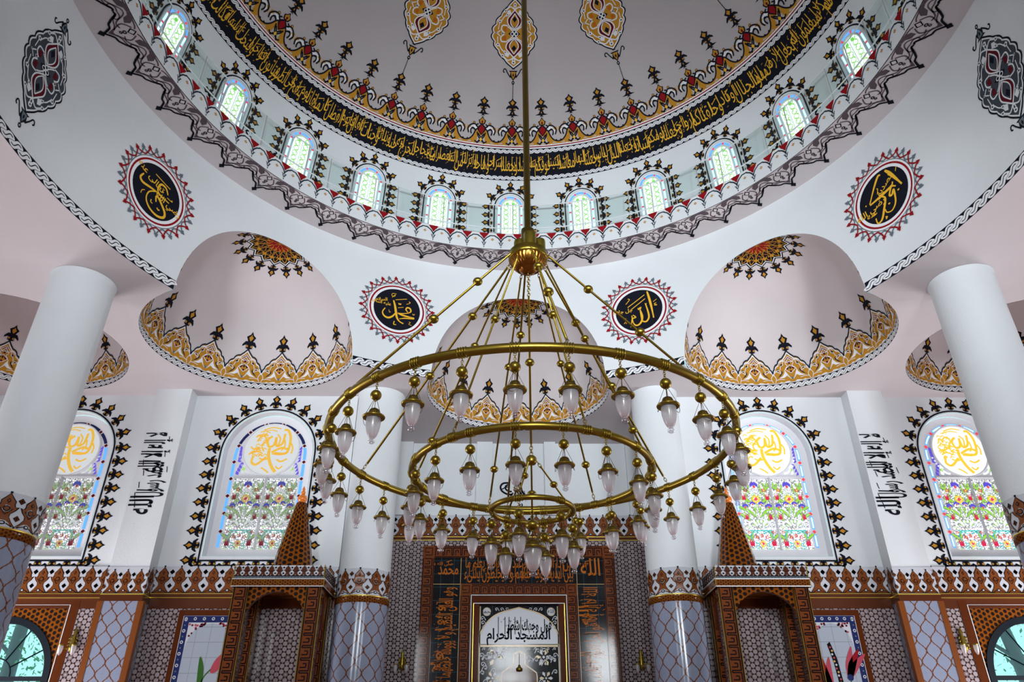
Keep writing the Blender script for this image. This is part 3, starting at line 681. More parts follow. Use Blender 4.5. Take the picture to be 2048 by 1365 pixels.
dome = mb.build('ceiling_dome'); tag(dome, kind='structure', label='great pink dome with black and gold inscription band and gilded crowns', cat='dome')

# windows of the drum: glass mosaic in a splayed plaster reveal
def drum_window(proto_name):
    E0 = DOME.f(0, 8.8); e = None
    fr = MB(); m = Motif(); hw = .47
    m.poly(arch_path(hw, .22, 1.20), 'white_metal', 1); stamp(fr, m.fine(.3), E0)
    border = Motif(); hb = .365; P = np.array(arch_path(hb, .24, 1.20, 24)); d = np.concatenate([[0], np.cumsum(np.hypot(*np.diff(P, axis=0).T))]); L = d[-1]; n = 9
    for i in range(n):
        for a, b, c, w in ((.10, .90, 'lit_blue' if 2 < i < 6 else 'lit_sky', .06),):
            ss = np.linspace(L*(i+a)/n, L*(i+b)/n, 5); border.stroke([(np.interp(s, d, P[:, 0]), np.interp(s, d, P[:, 1])) for s in ss], w, c, 3)
        if i: s = L*i/n; border.disc(np.interp(s, d, P[:, 0]), np.interp(s, d, P[:, 1]), .033, 'lit_red', 4, 6)
    pane = Motif(); ap = arch_path(.27, .24, 1.20); pane.poly(ap, 'lit_clear', 2); pane.fine(.3)
    lat = Motif(); inside = lambda x, y: abs(x) < .262 and (y < 1.2 or (x*x+(y-1.2)**2) < .262**2) and y > .24
    for j in range(7):
        for i in (-1, 1):
            cx, cy = i*.135, .30+j*.17+.05; lat.ring(cx, cy, .068, .086, 'lit_lime', 4, 14)
            for a in range(0, 360, 90):
                q = [(cx+.04*cos(rad(a+45)), cy+.04*sin(rad(a+45))), (cx+.075*cos(rad(a+18)), cy+.075*sin(rad(a+18))), (cx+.075*cos(rad(a+72)), cy+.075*sin(rad(a+72)))]
                if (a//90+j) % 2: lat.poly(q, 'lit_green', 3)
        lat.stroke([(-.262, .31+j*.17+.125), (.262, .31+j*.17+.125)], .008, 'lit_lime', 4)
    lat.disc(-.10, 1.33, .055, 'lit_green', 4, 8); lat.disc(.10, 1.33, .055, 'lit_green', 4, 8); lat.stroke([(0, .24), (0, 1.44)], .014, 'white_paint', 5)
    b1 = MB(); stamp(b1, pane, E0); b2 = MB(); stamp(b2, lat.merged(), E0); b3 = MB(); stamp(b3, border.merged(), E0)
    # the reveal stands proud of the paint as a rounded rim
    P2 = np.array(arch_path(.47, .20, 1.20, 20)); tube(fr, E0(P2, 0.02), .028, 'white_metal', 6)
    P3 = np.array(arch_path(.30, .22, 1.20, 20)); tube(fr, E0(P3, 0.02), .016, 'white_metal', 6)
    return fr, b1, b2, b3
_w = drum_window('w'); meshes = []
for b, n in zip(_w, ('window_frame', 'pane', 'lattice', 'glass_border')):
    o = b.build(n, parent=cam, origin=True); meshes.append(o.data); bpy.data.objects.remove(o)
wn = 0
for w in WC:
    wn += 1; root = None
    for me, n in zip(meshes, ('window_%d' % wn, 'pane', 'lattice', 'glass_border')):
        o = bpy.data.objects.new(n, me); COL.objects.link(o)
        if root is None:
            root = o; tag(o, kind='structure'); a = -rad(w)
            o.matrix_world = Matrix.Translation((AX, AY, ZC)) @ Matrix.Rotation(a, 4, 'Z') @ Matrix.Translation((-AX, -AY, 0))
        else: o.parent = root

# gallery ledge: floor, scalloped face, painted soffit
mb = MB(); NS = 288
V, F = grid(NS, 1, lambda u, v: (AX+(8.3+v*.75)*sin(2*PI*u), AY+(8.3+v*.75)*cos(2*PI*u), 14.66)); mb.add(V, F, 'white_plaster')
V, F = grid(NS, 1, lambda u, v: (AX+8.3*sin(2*PI*u), AY+8.3*cos(2*PI*u), 14.05+.61*v)); mb.add(V, F, 'white_plaster', smooth=True)
V, F = grid(NS, 3, lambda u, v: (AX+(8.3+v*1.1)*sin(2*PI*u), AY+(8.3+v*1.1)*cos(2*PI*u), 14.05)); mb.add(V, F, 'pink_plaster')
for k in range(-36, 37):
    if abs(3.6*k) < 128: stamp(mb, SCAL, f_cyl(8.3, T0-1.8+3.6*k+1.35), 0, 14.055)
for k in range(-20, 21):
    if abs(6.667*k) < 128: stamp(mb, LAMB, f_soffit(14.05, 8.3, -5.64+6.667*k), 0, 0, 1, 1.08)
ln = Motif().raw([(rad(-125+250*i/200)*8.3, v) for i in range(201) for v in (0, .02)], [t for i in range(200) for t in ((2*i, 2*i+1, 2*i+3), (2*i, 2*i+3, 2*i+2))], 'mauve_paint', 1)
stamp(mb, ln, f_soffit(14.05, 8.3, 0))
tag(mb.build('trim_1'), kind='structure', label='ring ledge under the dome with scalloped face and lace painted soffit', cat='ledge')

# cylindrical wall under the ledge with arched mouths of the eight small vaults
RC = 9.38; DE = 10.03; RE = 2.70; BE = 2.98; SHR = DE-RC-.03
def mouth(phi):     # height of the vault mouth on the cylinder at angle phi (deg) from the vault axis
    c, q = RC*cos(rad(phi)), RC*sin(rad(phi)); g = lambda t: RE*cos(t)-math.hypot(c-(DE-SHR*sin(t)**2), q)
    if g(0) <= 0: return 0.0
    a, b = 0.0, PI/2
    for _ in range(50):
        m_ = (a+b)/2
        if g(m_) >= 0: a = m_
        else: b = m_
    return BE*sin(a)
mb = MB(); N = 1440; V = []; nv = 10
for i in range(N+1):
    th = 360*i/N; ph = ((th+22.5) % 45)-22.5; zb = 10+(0 if 68 < th < 292 else mouth(ph))
    for j in range(nv+1): V.append((AX+RC*sin(rad(th)), AY+RC*cos(rad(th)), zb+(14.05-zb)*j/nv))
F = [(i*(nv+1)+j, (i+1)*(nv+1)+j, (i+1)*(nv+1)+j+1, i*(nv+1)+j+1) for i in range(N) for j in range(nv)]
mb.add(V, F, 'white_plaster', smooth=True)
RP2 = rope(.27, .26, 1)
for a0, a1 in ((-118, -60.6), (-29.4, -15.6), (15.6, 29.4), (60.6, 118)):
    cnt = round(rad(a1-a0)*RC/.27)
    for i in range(cnt): stamp(mb, RP2, f_cyl(RC, a0+(a1-a0)*i/cnt), 0, 10.0)
tag(mb.build('wall_ring'), kind='structure')
CYL = lambda W: np.hypot(W[:, 0]-AX, W[:, 1]-AY)-RC

# small vaults
def vault_top(E, keep):
    m = Motif(); n = 16; k = 'black_paint'
    def star(r1, r2, mt, l): 
        m.poly([((r1 if i % 2 == 0 else r2)*sin(PI*i/n), (r1 if i % 2 == 0 else r2)*cos(PI*i/n)) for i in range(2*n)], mt, l)
    star(.86, .74, k, 1); star(.82, .705, 'white_metal', 2); star(.785, .675, k, 3)
    for i in range(n):
        a = 2*PI*i/n; c, s = cos(a), sin(a); R = lambda P: [(x*c+y*s, -x*s+y*c) for x, y in P]
        q = rad(11.25)
        for p, t in (([(0, .20), (.05, .30), (-.05, .40), (.04, .50), (0, .60)], .016), ([(.0, .74), (.06, .62), (.02, .54)], .022), ([(-.0, .74), (-.06, .62), (-.02, .54)], .022),
                     ([(.03, .26), (.10, .36), (.07, .46), (.12, .54)], .016), ([(-.03, .26), (-.10, .36), (-.07, .46), (-.12, .54)], .016)):
            m.stroke(R(cr(p, 4)), t, 'gold_paint', 5)
        m.poly(R([(.05, .58), (.13, .66), (.14, .58), (.09, .53)]), 'gold_paint', 5); m.poly(R([(-.05, .58), (-.13, .66), (-.14, .58), (-.09, .53)]), 'gold_paint', 5)
        m.diamond(*R([(0, .48)])[0], .022, .022, 'red_paint', 5)
        lf = Motif().put(LEAF, 0, .86, .29, .32)
        for mt, l, VV, T in lf.items: m.items.append([mt, l, np.array(R(VV)), T])
    m.disc(0, 0, .34, 'red_paint', 4, 24)
    for i in range(8):
        a = PI*i/4; m.stroke(cr([(.0, 0), (.20*sin(a+.2), .20*cos(a+.2)), (.33*sin(a), .33*cos(a))], 3), .012, 'gold_paint', 6)
    return m.merged().fine(.15)
VTOP = None
def small_vault(c, a, b, name, clipf, label, sh=(0, 0)):
    global VTOP
    E = Ell((c[0], c[1], 10.0), a, b, sh); mb = MB()
    V, F = grid(144, 36, lambda u, v: tuple(E.pt(np.array(2*PI*u), np.array(PI/2*v*.9999))))
    V = np.array(V); T = [t for f in F for t in ((f[0], f[1], f[2]), (f[0], f[2], f[3]))]
    if clipf is not None: V, T = clip(V, T, clipf)
    mb.add(V, T, 'pink_plaster', smooth=True)
    n = 16; per = 2*PI*a/n; sx = per/1.06
    for i in range(n): stamp(mb, CROWN, E.f(22.5*i, a), 0, 0, sx, 1, keep=clipf)
    rp = rope(.205, .185, 1); k = round(2*PI*a/.205)
    for i in range(k): stamp(mb, rp, E.f(360*i/k, a), 0, .0, keep=clipf)
    if VTOP is None: VTOP = vault_top(E, None)
    stamp(mb, VTOP, f_top(E), 0, 0, a/2.7, keep=clipf)
    o = mb.build(name); return tag(o, kind='structure', label=label, cat='vault')
for k, lab in ((-1, 'small vault opening left of the chandelier'), (0, 'small vault opening behind the chandelier'), (1, 'small vault opening right of the chandelier')):
    a = rad(45*k); small_vault((AX+DE*sin(a), AY+DE*cos(a)), RE, BE, 'ceiling_vault', CYL, lab, (-SHR*sin(a), -SHR*cos(a)))
small_vault((AX-13.1, 17.22), 2.56, 2.75, 'ceiling_vault', None, 'small round vault beyond the left column')
small_vault((AX+13.15, 17.25), 2.58, 2.75, 'ceiling_vault', None, 'small round vault beyond the right column')

# flat ceiling pierced by the cylinder and the vaults
XL, XR, YB, YF, YA = AX-16.4, AX+16.4, -3.7, 20.2, 23.8
hole = []
for i4 in range(1440):
    i = i4/4; ph = ((i+22.5) % 45)-22.5; th = rad(i)
    if abs(ph) < 15.55: d = DE*cos(rad(ph))+math.sqrt(max(0, RE*RE-(DE*sin(rad(ph)))**2)); rr = max(RC, d)
    else: rr = RC
    if i > 68 and i < 292: rr = RC
    rr -= .015; hole.append((AX+rr*sin(th), AY+rr*cos(th)))
h2 = [(AX-13.1+2.56*cos(rad(a)), 17.22+2.56*sin(rad(a))) for a in range(0, 360, 5)]; h3 = [(AX+13.15+2.58*cos(rad(a)), 17.25+2.58*sin(rad(a))) for a in range(0, 360, 5)]
m = Motif().poly([(XL, YB), (XR, YB), (XR, YF), (5.11, YF), (5.11, YA), (-4.39, YA), (-4.39, YF), (XL, YF)], 'pink_plaster', 0, [hole, h2, h3])
mb = MB(); mt, l, VV, T = m.items[0]; mb.add(np.c_[VV, np.full(len(VV), 10.0)], T, 'pink_plaster')
tag(mb.build('ceiling'), kind='structure')

# ------------------------------------------------------------------ walls
def quad(mb, x0, x1, z0, z1, y, m, uo=0.0, axis='x'):
    if axis == 'x': V = [(x0, y, z0), (x1, y, z0), (x1, y, z1), (x0, y, z1)]
    else: V = [(y, x0, z0), (y, x1, z0), (y, x1, z1), (y, x0, z1)]
    mb.add(V, [(0, 1, 2, 3)], m, [(x0+uo, z0), (x1+uo, z0), (x1+uo, z1), (x0+uo, z1)])
def pierced(mb, x0, x1, z0, z1, y, m, holes, axis='x'):
    mo = Motif().poly([(x0, z0), (x1, z0), (x1, z1), (x0, z1)], m, 0, holes); _, _, V, T = mo.items[0]
    P = np.c_[V[:, 0], np.full(len(V), y), V[:, 1]] if axis == 'x' else np.c_[np.full(len(V), y), V[:, 0], V[:, 1]]
    mb.add(P, T, m, V)
WIN = (-12.56, -6.80, 7.54, 13.30); LOWW = (-12.60, 13.44)
def hole_arch(cx, hw, z0, zs, n=32): return [(cx+x, z) for x, z in arch_path(hw, z0, zs, n)]
mb = MB()
pierced(mb, XL, -4.39, -1.6, 10, YF, 'white_plaster', [hole_arch(WIN[0], 1.29, 5.24, 8.2), hole_arch(WIN[1], 1.29, 5.24, 8.2), hole_arch(LOWW[0], 1.26, -.9, 2.30)])
pierced(mb, 5.11, XR, -1.6, 10, YF, 'white_plaster', [hole_arch(WIN[2], 1.29, 5.24, 8.2), hole_arch(WIN[3], 1.29, 5.24, 8.2), hole_arch(LOWW[1], 1.26, -.9, 2.30)])
rc = MB()
for x in (-4.39, 5.11): quad(rc, YF, YA, -1.6, 10, x, 'white_plaster', axis='y')
quad(rc, -4.39, 5.11, -1.6, 10, YA, 'white_plaster'); tag(rc.build('wall_recess'), kind='structure')
WG = Motif(); WG.stroke(arch_path(1.35, 5.13, 8.2, 30), .045, 'black_paint', 2); WG.stroke([(-1.37, 5.13), (1.37, 5.13)], .045, 'black_paint', 2)
arch_leaves(WG, 1.35, 5.14, 8.2, .06, .40, .395, chain=False)
DN = Motif(); 
for i in range(8): DN.put(LEAF, -1.35+i*.386, 5.10, .40, rot=PI)
WG.merged(); DN.merged()
for cx in WIN:
    stamp(mb, WG, f_plane((cx, YF, 0))); stamp(mb, DN, f_plane((cx, YF, 0)), keep=lambda W: W[:, 2]-4.99)
# tiled dado of the front wall
def dado(x0, x1, stars=None):
    y = YF-.025
    quad(mb, x0, x1, 3.90, 4.20, y-.005, 'brown_tile')
    if stars is None: quad(mb, x0, x1, -1.6, 3.92, y, 'rosette_tile'); return
    cx, a, b = stars      # brown star panel from a to b round the low window at cx
    for p, q in ((x0, a-.22), (b+.22, x1)):
        if q > p: quad(mb, p, q, -1.6, 4.0, y, 'rosette_tile')
    for p, q in ((a-.22, a), (b, b+.22)): quad(mb, p, q, -1.6, 4.1, y-.01, 'panel_brown_tile')
    pierced(mb, a, b, -1.6, 4.0, y, 'star_tile', [hole_arch(cx, 1.40, -1.05, 2.30)])
    m = Motif(); m.stroke([(a+.01, -1.6), (a+.01, 3.99), (b-.01, 3.99), (b-.01, -1.6)], .022, 'white_metal', 1); stamp(mb, m, f_plane((0, y-.01, 0)))
dado(XL, -10.20, (LOWW[0], -14.1, -11.15)); dado(-9.18, -4.39); dado(5.11, 10.08); dado(11.10, XR, (LOWW[1], 12.0, 15.0))
tag(mb.build('wall_front'), kind='structure')
# pilasters
SH = "\u0644\u0627 \u0625\u0644\u0647 \u0625\u0644\u0627 \u0627\u0644\u0644\u0647 \u0645\u062d\u0645\u062f \u0631\u0633\u0648\u0644 \u0627\u0644\u0644\u0647"
def pilaster(x0, x1, label):
    e = empty('pilaster', ((x0+x1)/2, YF-.225, -1.6), label=label, cat='pilaster'); e['kind'] = 'structure'
    w = (x1-x0)/2; L = lambda V: V
    a = MB(); box(a, -w, w, -.225, .22, 6.4, 11.6, 'white_plaster'); a.build('shaft', parent=e)
    b = MB(); box(b, -w-.012, w+.012, -.24, .22, 0, 5.60, 'ogee_tile')
    for s in (-1, 1): box(b, s*w-.075+(-.0 if s < 0 else 0.0), s*w+.075-(0 if s > 0 else 0), -.25, -.10, 0, 5.60, 'orange_tile')
    b.build('tile_cladding', parent=e)
    c = MB(); box(c, -w-.03, w+.03, -.265, .22, 5.60, 5.75, 'brown_tile'); box(c, -w-.035, w+.035, -.27, .22, 5.75, 5.78, 'gilt_edge'); c.build('moulding', parent=e)
    d = MB(); box(d, -w-.02, w+.02, -.25, .22, 5.78, 6.45, 'white_tile'); n = round(2*w/.40)
    for i in range(n): stamp(d, LOTUS, f_plane((-w+(i+.5)*2*w/n, -.25, 5.79)), sx=2*w/n/.40)
    for s in (-1, 1): stamp(d, LOTUS, f_plane((s*(w+.02), -.03, 5.79), (0, s, 0), (0, 0, 1), (s, 0, 0)))
    d.build('lotus_band', parent=e)
    m = Motif(); word(m, SH[:17] if False else "\u0644\u0627 \u0625\u0644\u0647 \u0625\u0644\u0627 \u0627\u0644\u0644\u0647", .60, .06, .80, 'black_paint', 1, w=1.18, bold=.02)
    word(m, "\u0645\u062d\u0645\u062f \u0631\u0633\u0648\u0644", -.20, -.06, .78, 'black_paint', 1, w=1.0, bold=.02); word(m, "\u0627\u0644\u0644\u0647", -.93, .0, .85, 'black_paint', 1, w=.52, bold=.02)
    for x, y in ((.9, -.06), (.45, -.04), (.2, .50), (-.1, .42), (-.45, .46), (-.75, .50), (.0, -.2), (-1.0, .44)): m.stroke([(x, y), (x+.17, y+.03)], .022, 'black_paint', 1)
    for x in (.72, .60, .52, .32, -.52, -.70, -.80): m.stroke([(x, .08), (x+.01, .50)], .035, 'black_paint', 1)
    t = MB(); stamp(t, m.merged(), f_plane((0, -.226, 0)), 0.16, 7.43+1.6, 1, 1, rot=PI/2); t.build('calligraphy', parent=e)
pilaster(-10.20, -9.18, 'white pilaster beside the left column with black vertical calligraphy'); pilaster(10.08, 11.10, 'white pilaster beside the right column with black vertical calligraphy')
# lotus tile bands along the wall
def lotus_band(x0, x1, y, z0, n, step_x, sc_=1.0, name='trim_2'):
    b = MB(); box(b, x0, x1, y, y+.05, z0, z0+.69*sc_, 'white_tile'); box(b, x0, x1, y-.03, y+.05, z0-.014, z0, 'gilt_edge'); box(b, x0, x1, y-.02, y+.05, z0-.10, z0-.014, 'brown_tile'); box(b, x0, x1, y-.025, y+.05, z0-.112, z0-.10, 'gilt_edge')
    k = int((x1-x0)/step_x)
    for i in range(k): stamp(b, LOTUS, f_plane((x0+(i+.5)*(x1-x0)/k, y, z0+.005)), sx=(x1-x0)/k/.40, sy=sc_)
    return tag(b.build(name), kind='structure')
lotus_band(XL, -10.22, YF-.06, 4.27, 10, .40, name='trim_2'); lotus_band(-9.16, -4.39, YF-.06, 4.27, 10, .40, name='trim_3')
lotus_band(5.11, 10.06, YF-.06, 4.27, 10, .40, name='trim_4'); lotus_band(11.12, XR, YF-.06, 4.27, 10, .40, name='trim_5')
lotus_band(-4.38, 5.1, YA-.06, 6.78, 10, .42, 1.02, name='trim_6')
# other walls, floor
mb = MB(); rear = [hole_arch(x, 1.15, 4.6, 8.0) for x in (-12.5, -6.8, 0.37, 7.5, 13.3)]
quad(mb, XL, XR, -1.6, 10, YB, 'white_plaster'); tag(mb.build('wall_back'), kind='structure')
for nm, x in (('wall_left', XL), ('wall_right', XR)):
    b = MB(); quad(b, YB, YF, -1.6, 10, x, 'white_plaster', axis='y'); tag(b.build(nm), kind='structure')
mb = MB(); mb.add([(XL, YB, -1.6), (XR, YB, -1.6), (XR, YA, -1.6), (XL, YA, -1.6)], [(0, 1, 2, 3)], 'carpet'); tag(mb.build('floor'), kind='structure')

# ------------------------------------------------------------------ tall stained windows
PANEL_SEEDS = {}
def flower(m, x, y, s, kind):
    s *= 1.2
    if abs(x) > .33: x = math.copysign(.33, x)
    if kind == 'carnation':
        s *= .72
        for a in range(-60, 61, 24): m.disc(x+s*.34*sin(rad(a)), y+s*.34*cos(rad(a)), s*.11, 'lit_violet', 5, 6, s*.19)
        m.disc(x, y, s*.13, 'lit_red', 6, 7)
    elif kind == 'tulip':
        for a in (-24, 0, 24): m.poly([(x-s*.09+s*.15*sin(rad(a)), y), (x+s*.35*sin(rad(a)), y+s*.55), (x+s*.09+s*.15*sin(rad(a)), y)], 'lit_rose', 5)
    elif kind == 'rose':
        for a in range(0, 360, 45): m.disc(x+s*.22*cos(rad(a)), y+s*.22*sin(rad(a)), s*.09, 'lit_yellow', 5, 6)
        m.disc(x, y, s*.12, 'lit_red', 6, 7)
    elif kind == 'small':
        for a in range(0, 360, 72): m.disc(x+s*.16*cos(rad(a)), y+s*.16*sin(rad(a)), s*.08, 'lit_red', 5, 5)
        m.disc(x, y, s*.06, 'lit_yellow', 6, 5)
def floral(bright):
    """one leaf of the lower window: .86 wide, 1.96 high, origin bottom centre"""
    m = Motif(); wh = 'lit_white' if bright else 'dim_pearl'; gr = 'lit_lime'; 
    def petal(x, y, a, ln, w, mt, l=4):
        if abs(x) > .38 or y > 1.86 or y < .02: return
        c, s = cos(rad(a)), sin(rad(a))
        for P, mm, ll in (([(0, -.015), (-w*1.35, ln*.5), (0, ln+.015), (w*1.35, ln*.5)], 'lead_line', 3), ([(0, 0), (-w, ln*.5), (0, ln), (w, ln*.5)], mt, l)): m.poly([(x+px*c+py*s, y-px*s+py*c) for px, py in P], mm, ll)
    for a in range(-70, 71, 10):                  # spray from the vase
        for j in range(4): r = .12+.145*j; petal(r*sin(rad(a))*(1+.1*j), .56+r*cos(rad(a))*1.25, a, .125, .020, wh if (abs(a)+j*10) % 30 else gr)
    for x, y, rr in ((0, 1.50, .20), (-.2, .66, .16), (.2, .66, .16)):
        for a in range(-100, 101, 22): petal(x+rr*.35*sin(rad(a)), y+rr*.35*cos(rad(a)), a, rr*.6, .02, wh)
    for s in (-1, 1):
        for x, y, a in ((.12, .92, 30), (.30, .84, 55), (.36, 1.34, 12), (.22, 1.60, 40), (.30, 1.08, 70), (.14, 1.30, 60), (.32, .24, 30), (.38, 1.74, 0)):
            for k in range(3): petal(s*(x+.03*k), y+.05*k, s*(a+k*14), .17, .036, gr); petal(s*(x-.05), y+.09*k-.05, s*(a-30-k*10), .13, .028, gr)
        flower(m, s*.34, 1.16, .26, 'carnation'); flower(m, s*.12, 1.24, .22, 'carnation'); flower(m, s*.34, 1.38, .30, 'tulip'); flower(m, s*.36, .82, .26, 'tulip'); flower(m, s*.30, .08, .34, 'tulip'); flower(m, s*.26, 1.66, .22, 'small'); flower(m, s*.36, .46, .16, 'small')
        m.stroke(cr([(s*.02, .10), (s*.26, .22), (s*.30, .40), (s*.16, .46), (s*.05, .42)], 4), .022, 'lit_teal', 5); m.stroke([(0, .50), (s*.3, .50)], .03, 'lit_teal', 5); flower(m, s*.14, .32, .2, 'small')
        m.stroke(cr([(s*.10, .10), (s*.22, .04), (s*.12, .0)], 3), .02, 'lit_teal', 5)
    flower(m, 0, 1.40, .34, 'rose'); flower(m, 0, 1.76, .34, 'carnation'); flower(m, 0, .14, .26, 'rose'); flower(m, 0, .36, .2, 'small')
    return m.merged()
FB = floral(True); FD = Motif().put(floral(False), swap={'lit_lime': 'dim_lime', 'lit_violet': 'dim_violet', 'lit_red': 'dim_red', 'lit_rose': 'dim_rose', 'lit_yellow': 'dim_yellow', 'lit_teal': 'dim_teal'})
def big_window(n, cx, bright):
    a = MB(); y1 = YF+.26; hw = 1.28
    P = arch_path(hw, 5.25, 8.2, 30); P = P+[P[0]]
    for (xa, za), (xb, zb) in zip(P, P[1:]): a.add([(cx+xa, YF, za), (cx+xb, YF, zb), (cx+xb*.97, y1, zb), (cx+xa*.97, y1, za)], [(0, 1, 2, 3)], 'white_paint')
    m = Motif().poly(arch_path(hw*.985, 5.22, 8.2, 30), 'white_paint', 0); stamp(a, m, f_plane((cx, y1-.01, 0)))
    m = Motif(); m.stroke([(-.93, 7.56), (.93, 7.56)], .07, 'white_paint', 5); stamp(a, m, f_plane((cx, y1, 0)))
    tube(a, [(cx-.93, y1-.03, 7.56), (cx+.93, y1-.03, 7.56)], .035, 'white_paint', 6); tube(a, [(cx, y1-.03, 5.48), (cx, y1-.03, 7.56)], .035, 'white_paint', 6)
    tube(a, [(cx+.80*cos(t), y1-.02, 8.38+.80*sin(t)) for t in np.linspace(0, 2*PI, 40)[:-1]], .030, 'white_paint', 6, closed=True)
    root = a.build('window_%d' % n); tag(root, kind='structure')
    def kid(name, mo):
        b = MB(); stamp(b, mo, f_plane((cx, y1-.012, ZC))); return b.build(name, parent=root)
    border = Motif(); P = np.array(arch_path(1.0, 5.48, 8.2, 30)); d = np.concatenate([[0], np.cumsum(np.hypot(*np.diff(P, axis=0).T))]); L = d[-1]; k = 17
    at = lambda s: (np.interp(s, d, P[:, 0]), np.interp(s, d, P[:, 1]))
    for i in range(k):
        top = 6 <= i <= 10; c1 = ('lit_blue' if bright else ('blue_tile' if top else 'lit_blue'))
        border.stroke([at(s) for s in np.linspace(L*(i+.13)/k, L*(i+.87)/k, 5)], .085, c1, 1)
        if bright: border.stroke([at(s) for s in np.linspace(L*(i+.2)/k, L*(i+.8)/k, 5)], .045, 'lit_sky', 2)
        if i: border.diamond(*at(L*i/k), .055, .055, 'lit_red' if bright else 'maroon_paint', 2)
    kid('glass_border', border.merged())
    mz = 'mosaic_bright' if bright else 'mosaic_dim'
    for s in (-1, 1):
        b = MB(); x0, x1 = (-.90, -.04) if s < 0 else (.04, .90); quad(b, cx+x0, cx+x1, 5.50+ZC, 7.50+ZC, y1-.018, mz, uo=-cx-x0-.43)
        stamp(b, FB if bright else FD, f_plane((cx+(x0+x1)/2, y1-.016, 5.51+ZC))); b.build('floral_pane', parent=root)
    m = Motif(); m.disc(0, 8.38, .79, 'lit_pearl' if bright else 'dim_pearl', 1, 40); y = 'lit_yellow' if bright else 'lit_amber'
    st = lambda pts, w: m.stroke([(p[0], 8.38+p[1]) for p in cr(pts, 5)], w*1.0, y, 3)
    st([(.30, .62), (.42, .60), (.52, .35), (.50, .0), (.40, -.12), (.10, -.10)], .075); st([(.34, .50), (.30, .20), (.14, .12), (.10, .35)], .07); st([(.10, .40), (.06, .15), (-.08, .10), (-.14, .30), (-.02, .42)], .07)
    st([(-.05, .05), (-.04, -.20), (.08, -.50), (.22, -.68)], .09); st([(.50, .0), (.30, .06), (.02, -.08)], .07); st([(.05, -.12), (.30, -.14), (.45, -.10)], .06); st([(-.10, -.22), (-.35, -.45), (-.50, -.38), (-.48, -.20)], .07)
    st([(.20, -.30), (.34, -.36), (.50, -.28)], .05); st([(-.30, .62), (-.05, .70), (.2, .66)], .035); st([(-.40, .55), (-.1, .62), (.1, .58)], .03)
    for pts in ([(-.2, -.05), (-.28, .12), (-.18, .3), (-.25, .42)], [(-.42, .25), (-.36, .4), (-.22, .44)], [(.18, .12), (.22, .34), (.12, .48)], [(.36, .3), (.38, .1), (.3, -.02)], [(-.6, .1), (-.5, .02), (-.34, .06)], [(-.55, -.12), (-.40, -.05), (-.22, -.12)], [(.2, -.5), (.3, -.58), (.4, -.5)], [(-.2, -.55), (-.08, -.62), (.02, -.7)], [(.56, .2), (.62, .05), (.6, -.12)], [(-.3, -.25), (-.2, -.3), (-.05, -.28)]): st(pts, .045)
    for i in range(40): 
        px, pz = -.62+.42*rng.random(), -.25+.8*rng.random()
        if px*px+pz*pz < .5: st([(px, pz), (px+.05, pz+.06), (px+.12, pz+.02)], .028)
    kid('calligraphy_roundel', m.merged())
    m = Motif()
    for s in (-1, 1):
        for i in range(11):
            t = i/10; x = s*(.86-.30*(t<.4)*t); z = 7.66+.95*t; a_ = rad(40+70*t)
            for c, dx, dz, w in (('lit_violet', .0, 0, .035), ('lit_lime' if i % 2 else ('lit_white' if bright else 'dim_pearl'), -.10*(1-t), .03, .03)):
                px, pz = x+s*dx*1.5, z+dz
                if px*px+(pz-8.38)**2 > .70 and (pz < 8.2 or px*px+(pz-8.2)**2 < .80): m.poly([(px-.045*s, pz-.05), (px-.03*s+.02, pz+.03), (px+.03*s, pz+.08), (px+.04*s, pz-.02)], c, 2)
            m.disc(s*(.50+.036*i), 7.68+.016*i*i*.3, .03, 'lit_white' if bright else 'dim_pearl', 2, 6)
    kid('corner_glass', m.merged())
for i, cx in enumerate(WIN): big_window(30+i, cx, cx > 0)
# low arched windows with a fan light, trees outside
def low_window(n, cx):
    a = MB(); y = YF-.05
    m = Motif().poly(arch_path(1.40, -1.0, 2.30, 30), 'black_frame', 0, [arch_path(1.24, -.85, 2.30, 30)])
    for yy in (y, y+.10): stamp(a, m, f_plane((cx, yy, 0)))
    for r in (1.24, 1.40):
        P = arch_path(r, -.9, 2.30, 30)
        for (xa, za), (xb, zb) in zip(P, P[1:]): a.add([(cx+xa, y, za), (cx+xb, y, zb), (cx+xb, y+.12, zb), (cx+xa, y+.12, za)], [(0, 1, 2, 3)], 'black_frame')
    box(a, cx-1.26, cx+1.26, y, y+.08, 2.20, 2.30, 'black_frame'); box(a, cx-.03, cx+.03, y, y+.08, -.9, 2.2, 'black_frame')
    for t in (30, 60, 90, 120, 150): tube(a, [(cx+.42*cos(rad(t)), y+.05, 2.30+.42*sin(rad(t))), (cx+1.24*cos(rad(t)), y+.05, 2.30+1.24*sin(rad(t)))], .016, 'black_frame', 6)
    tube(a, [(cx+.42*cos(rad(t)), y+.05, 2.30+.42*sin(rad(t))) for t in range(0, 181, 12)], .018, 'black_frame', 6)
    root = a.build('window_%d' % n); tag(root, kind='structure')
    b = MB(); stamp(b, Motif().poly(arch_path(1.25, -.85, 2.30, 30), 'clear_glass', 0), f_plane((cx, y+.09, ZC))); b.build('glass_pane', parent=root)
low_window(40, LOWW[0]); low_window(41, LOWW[1])
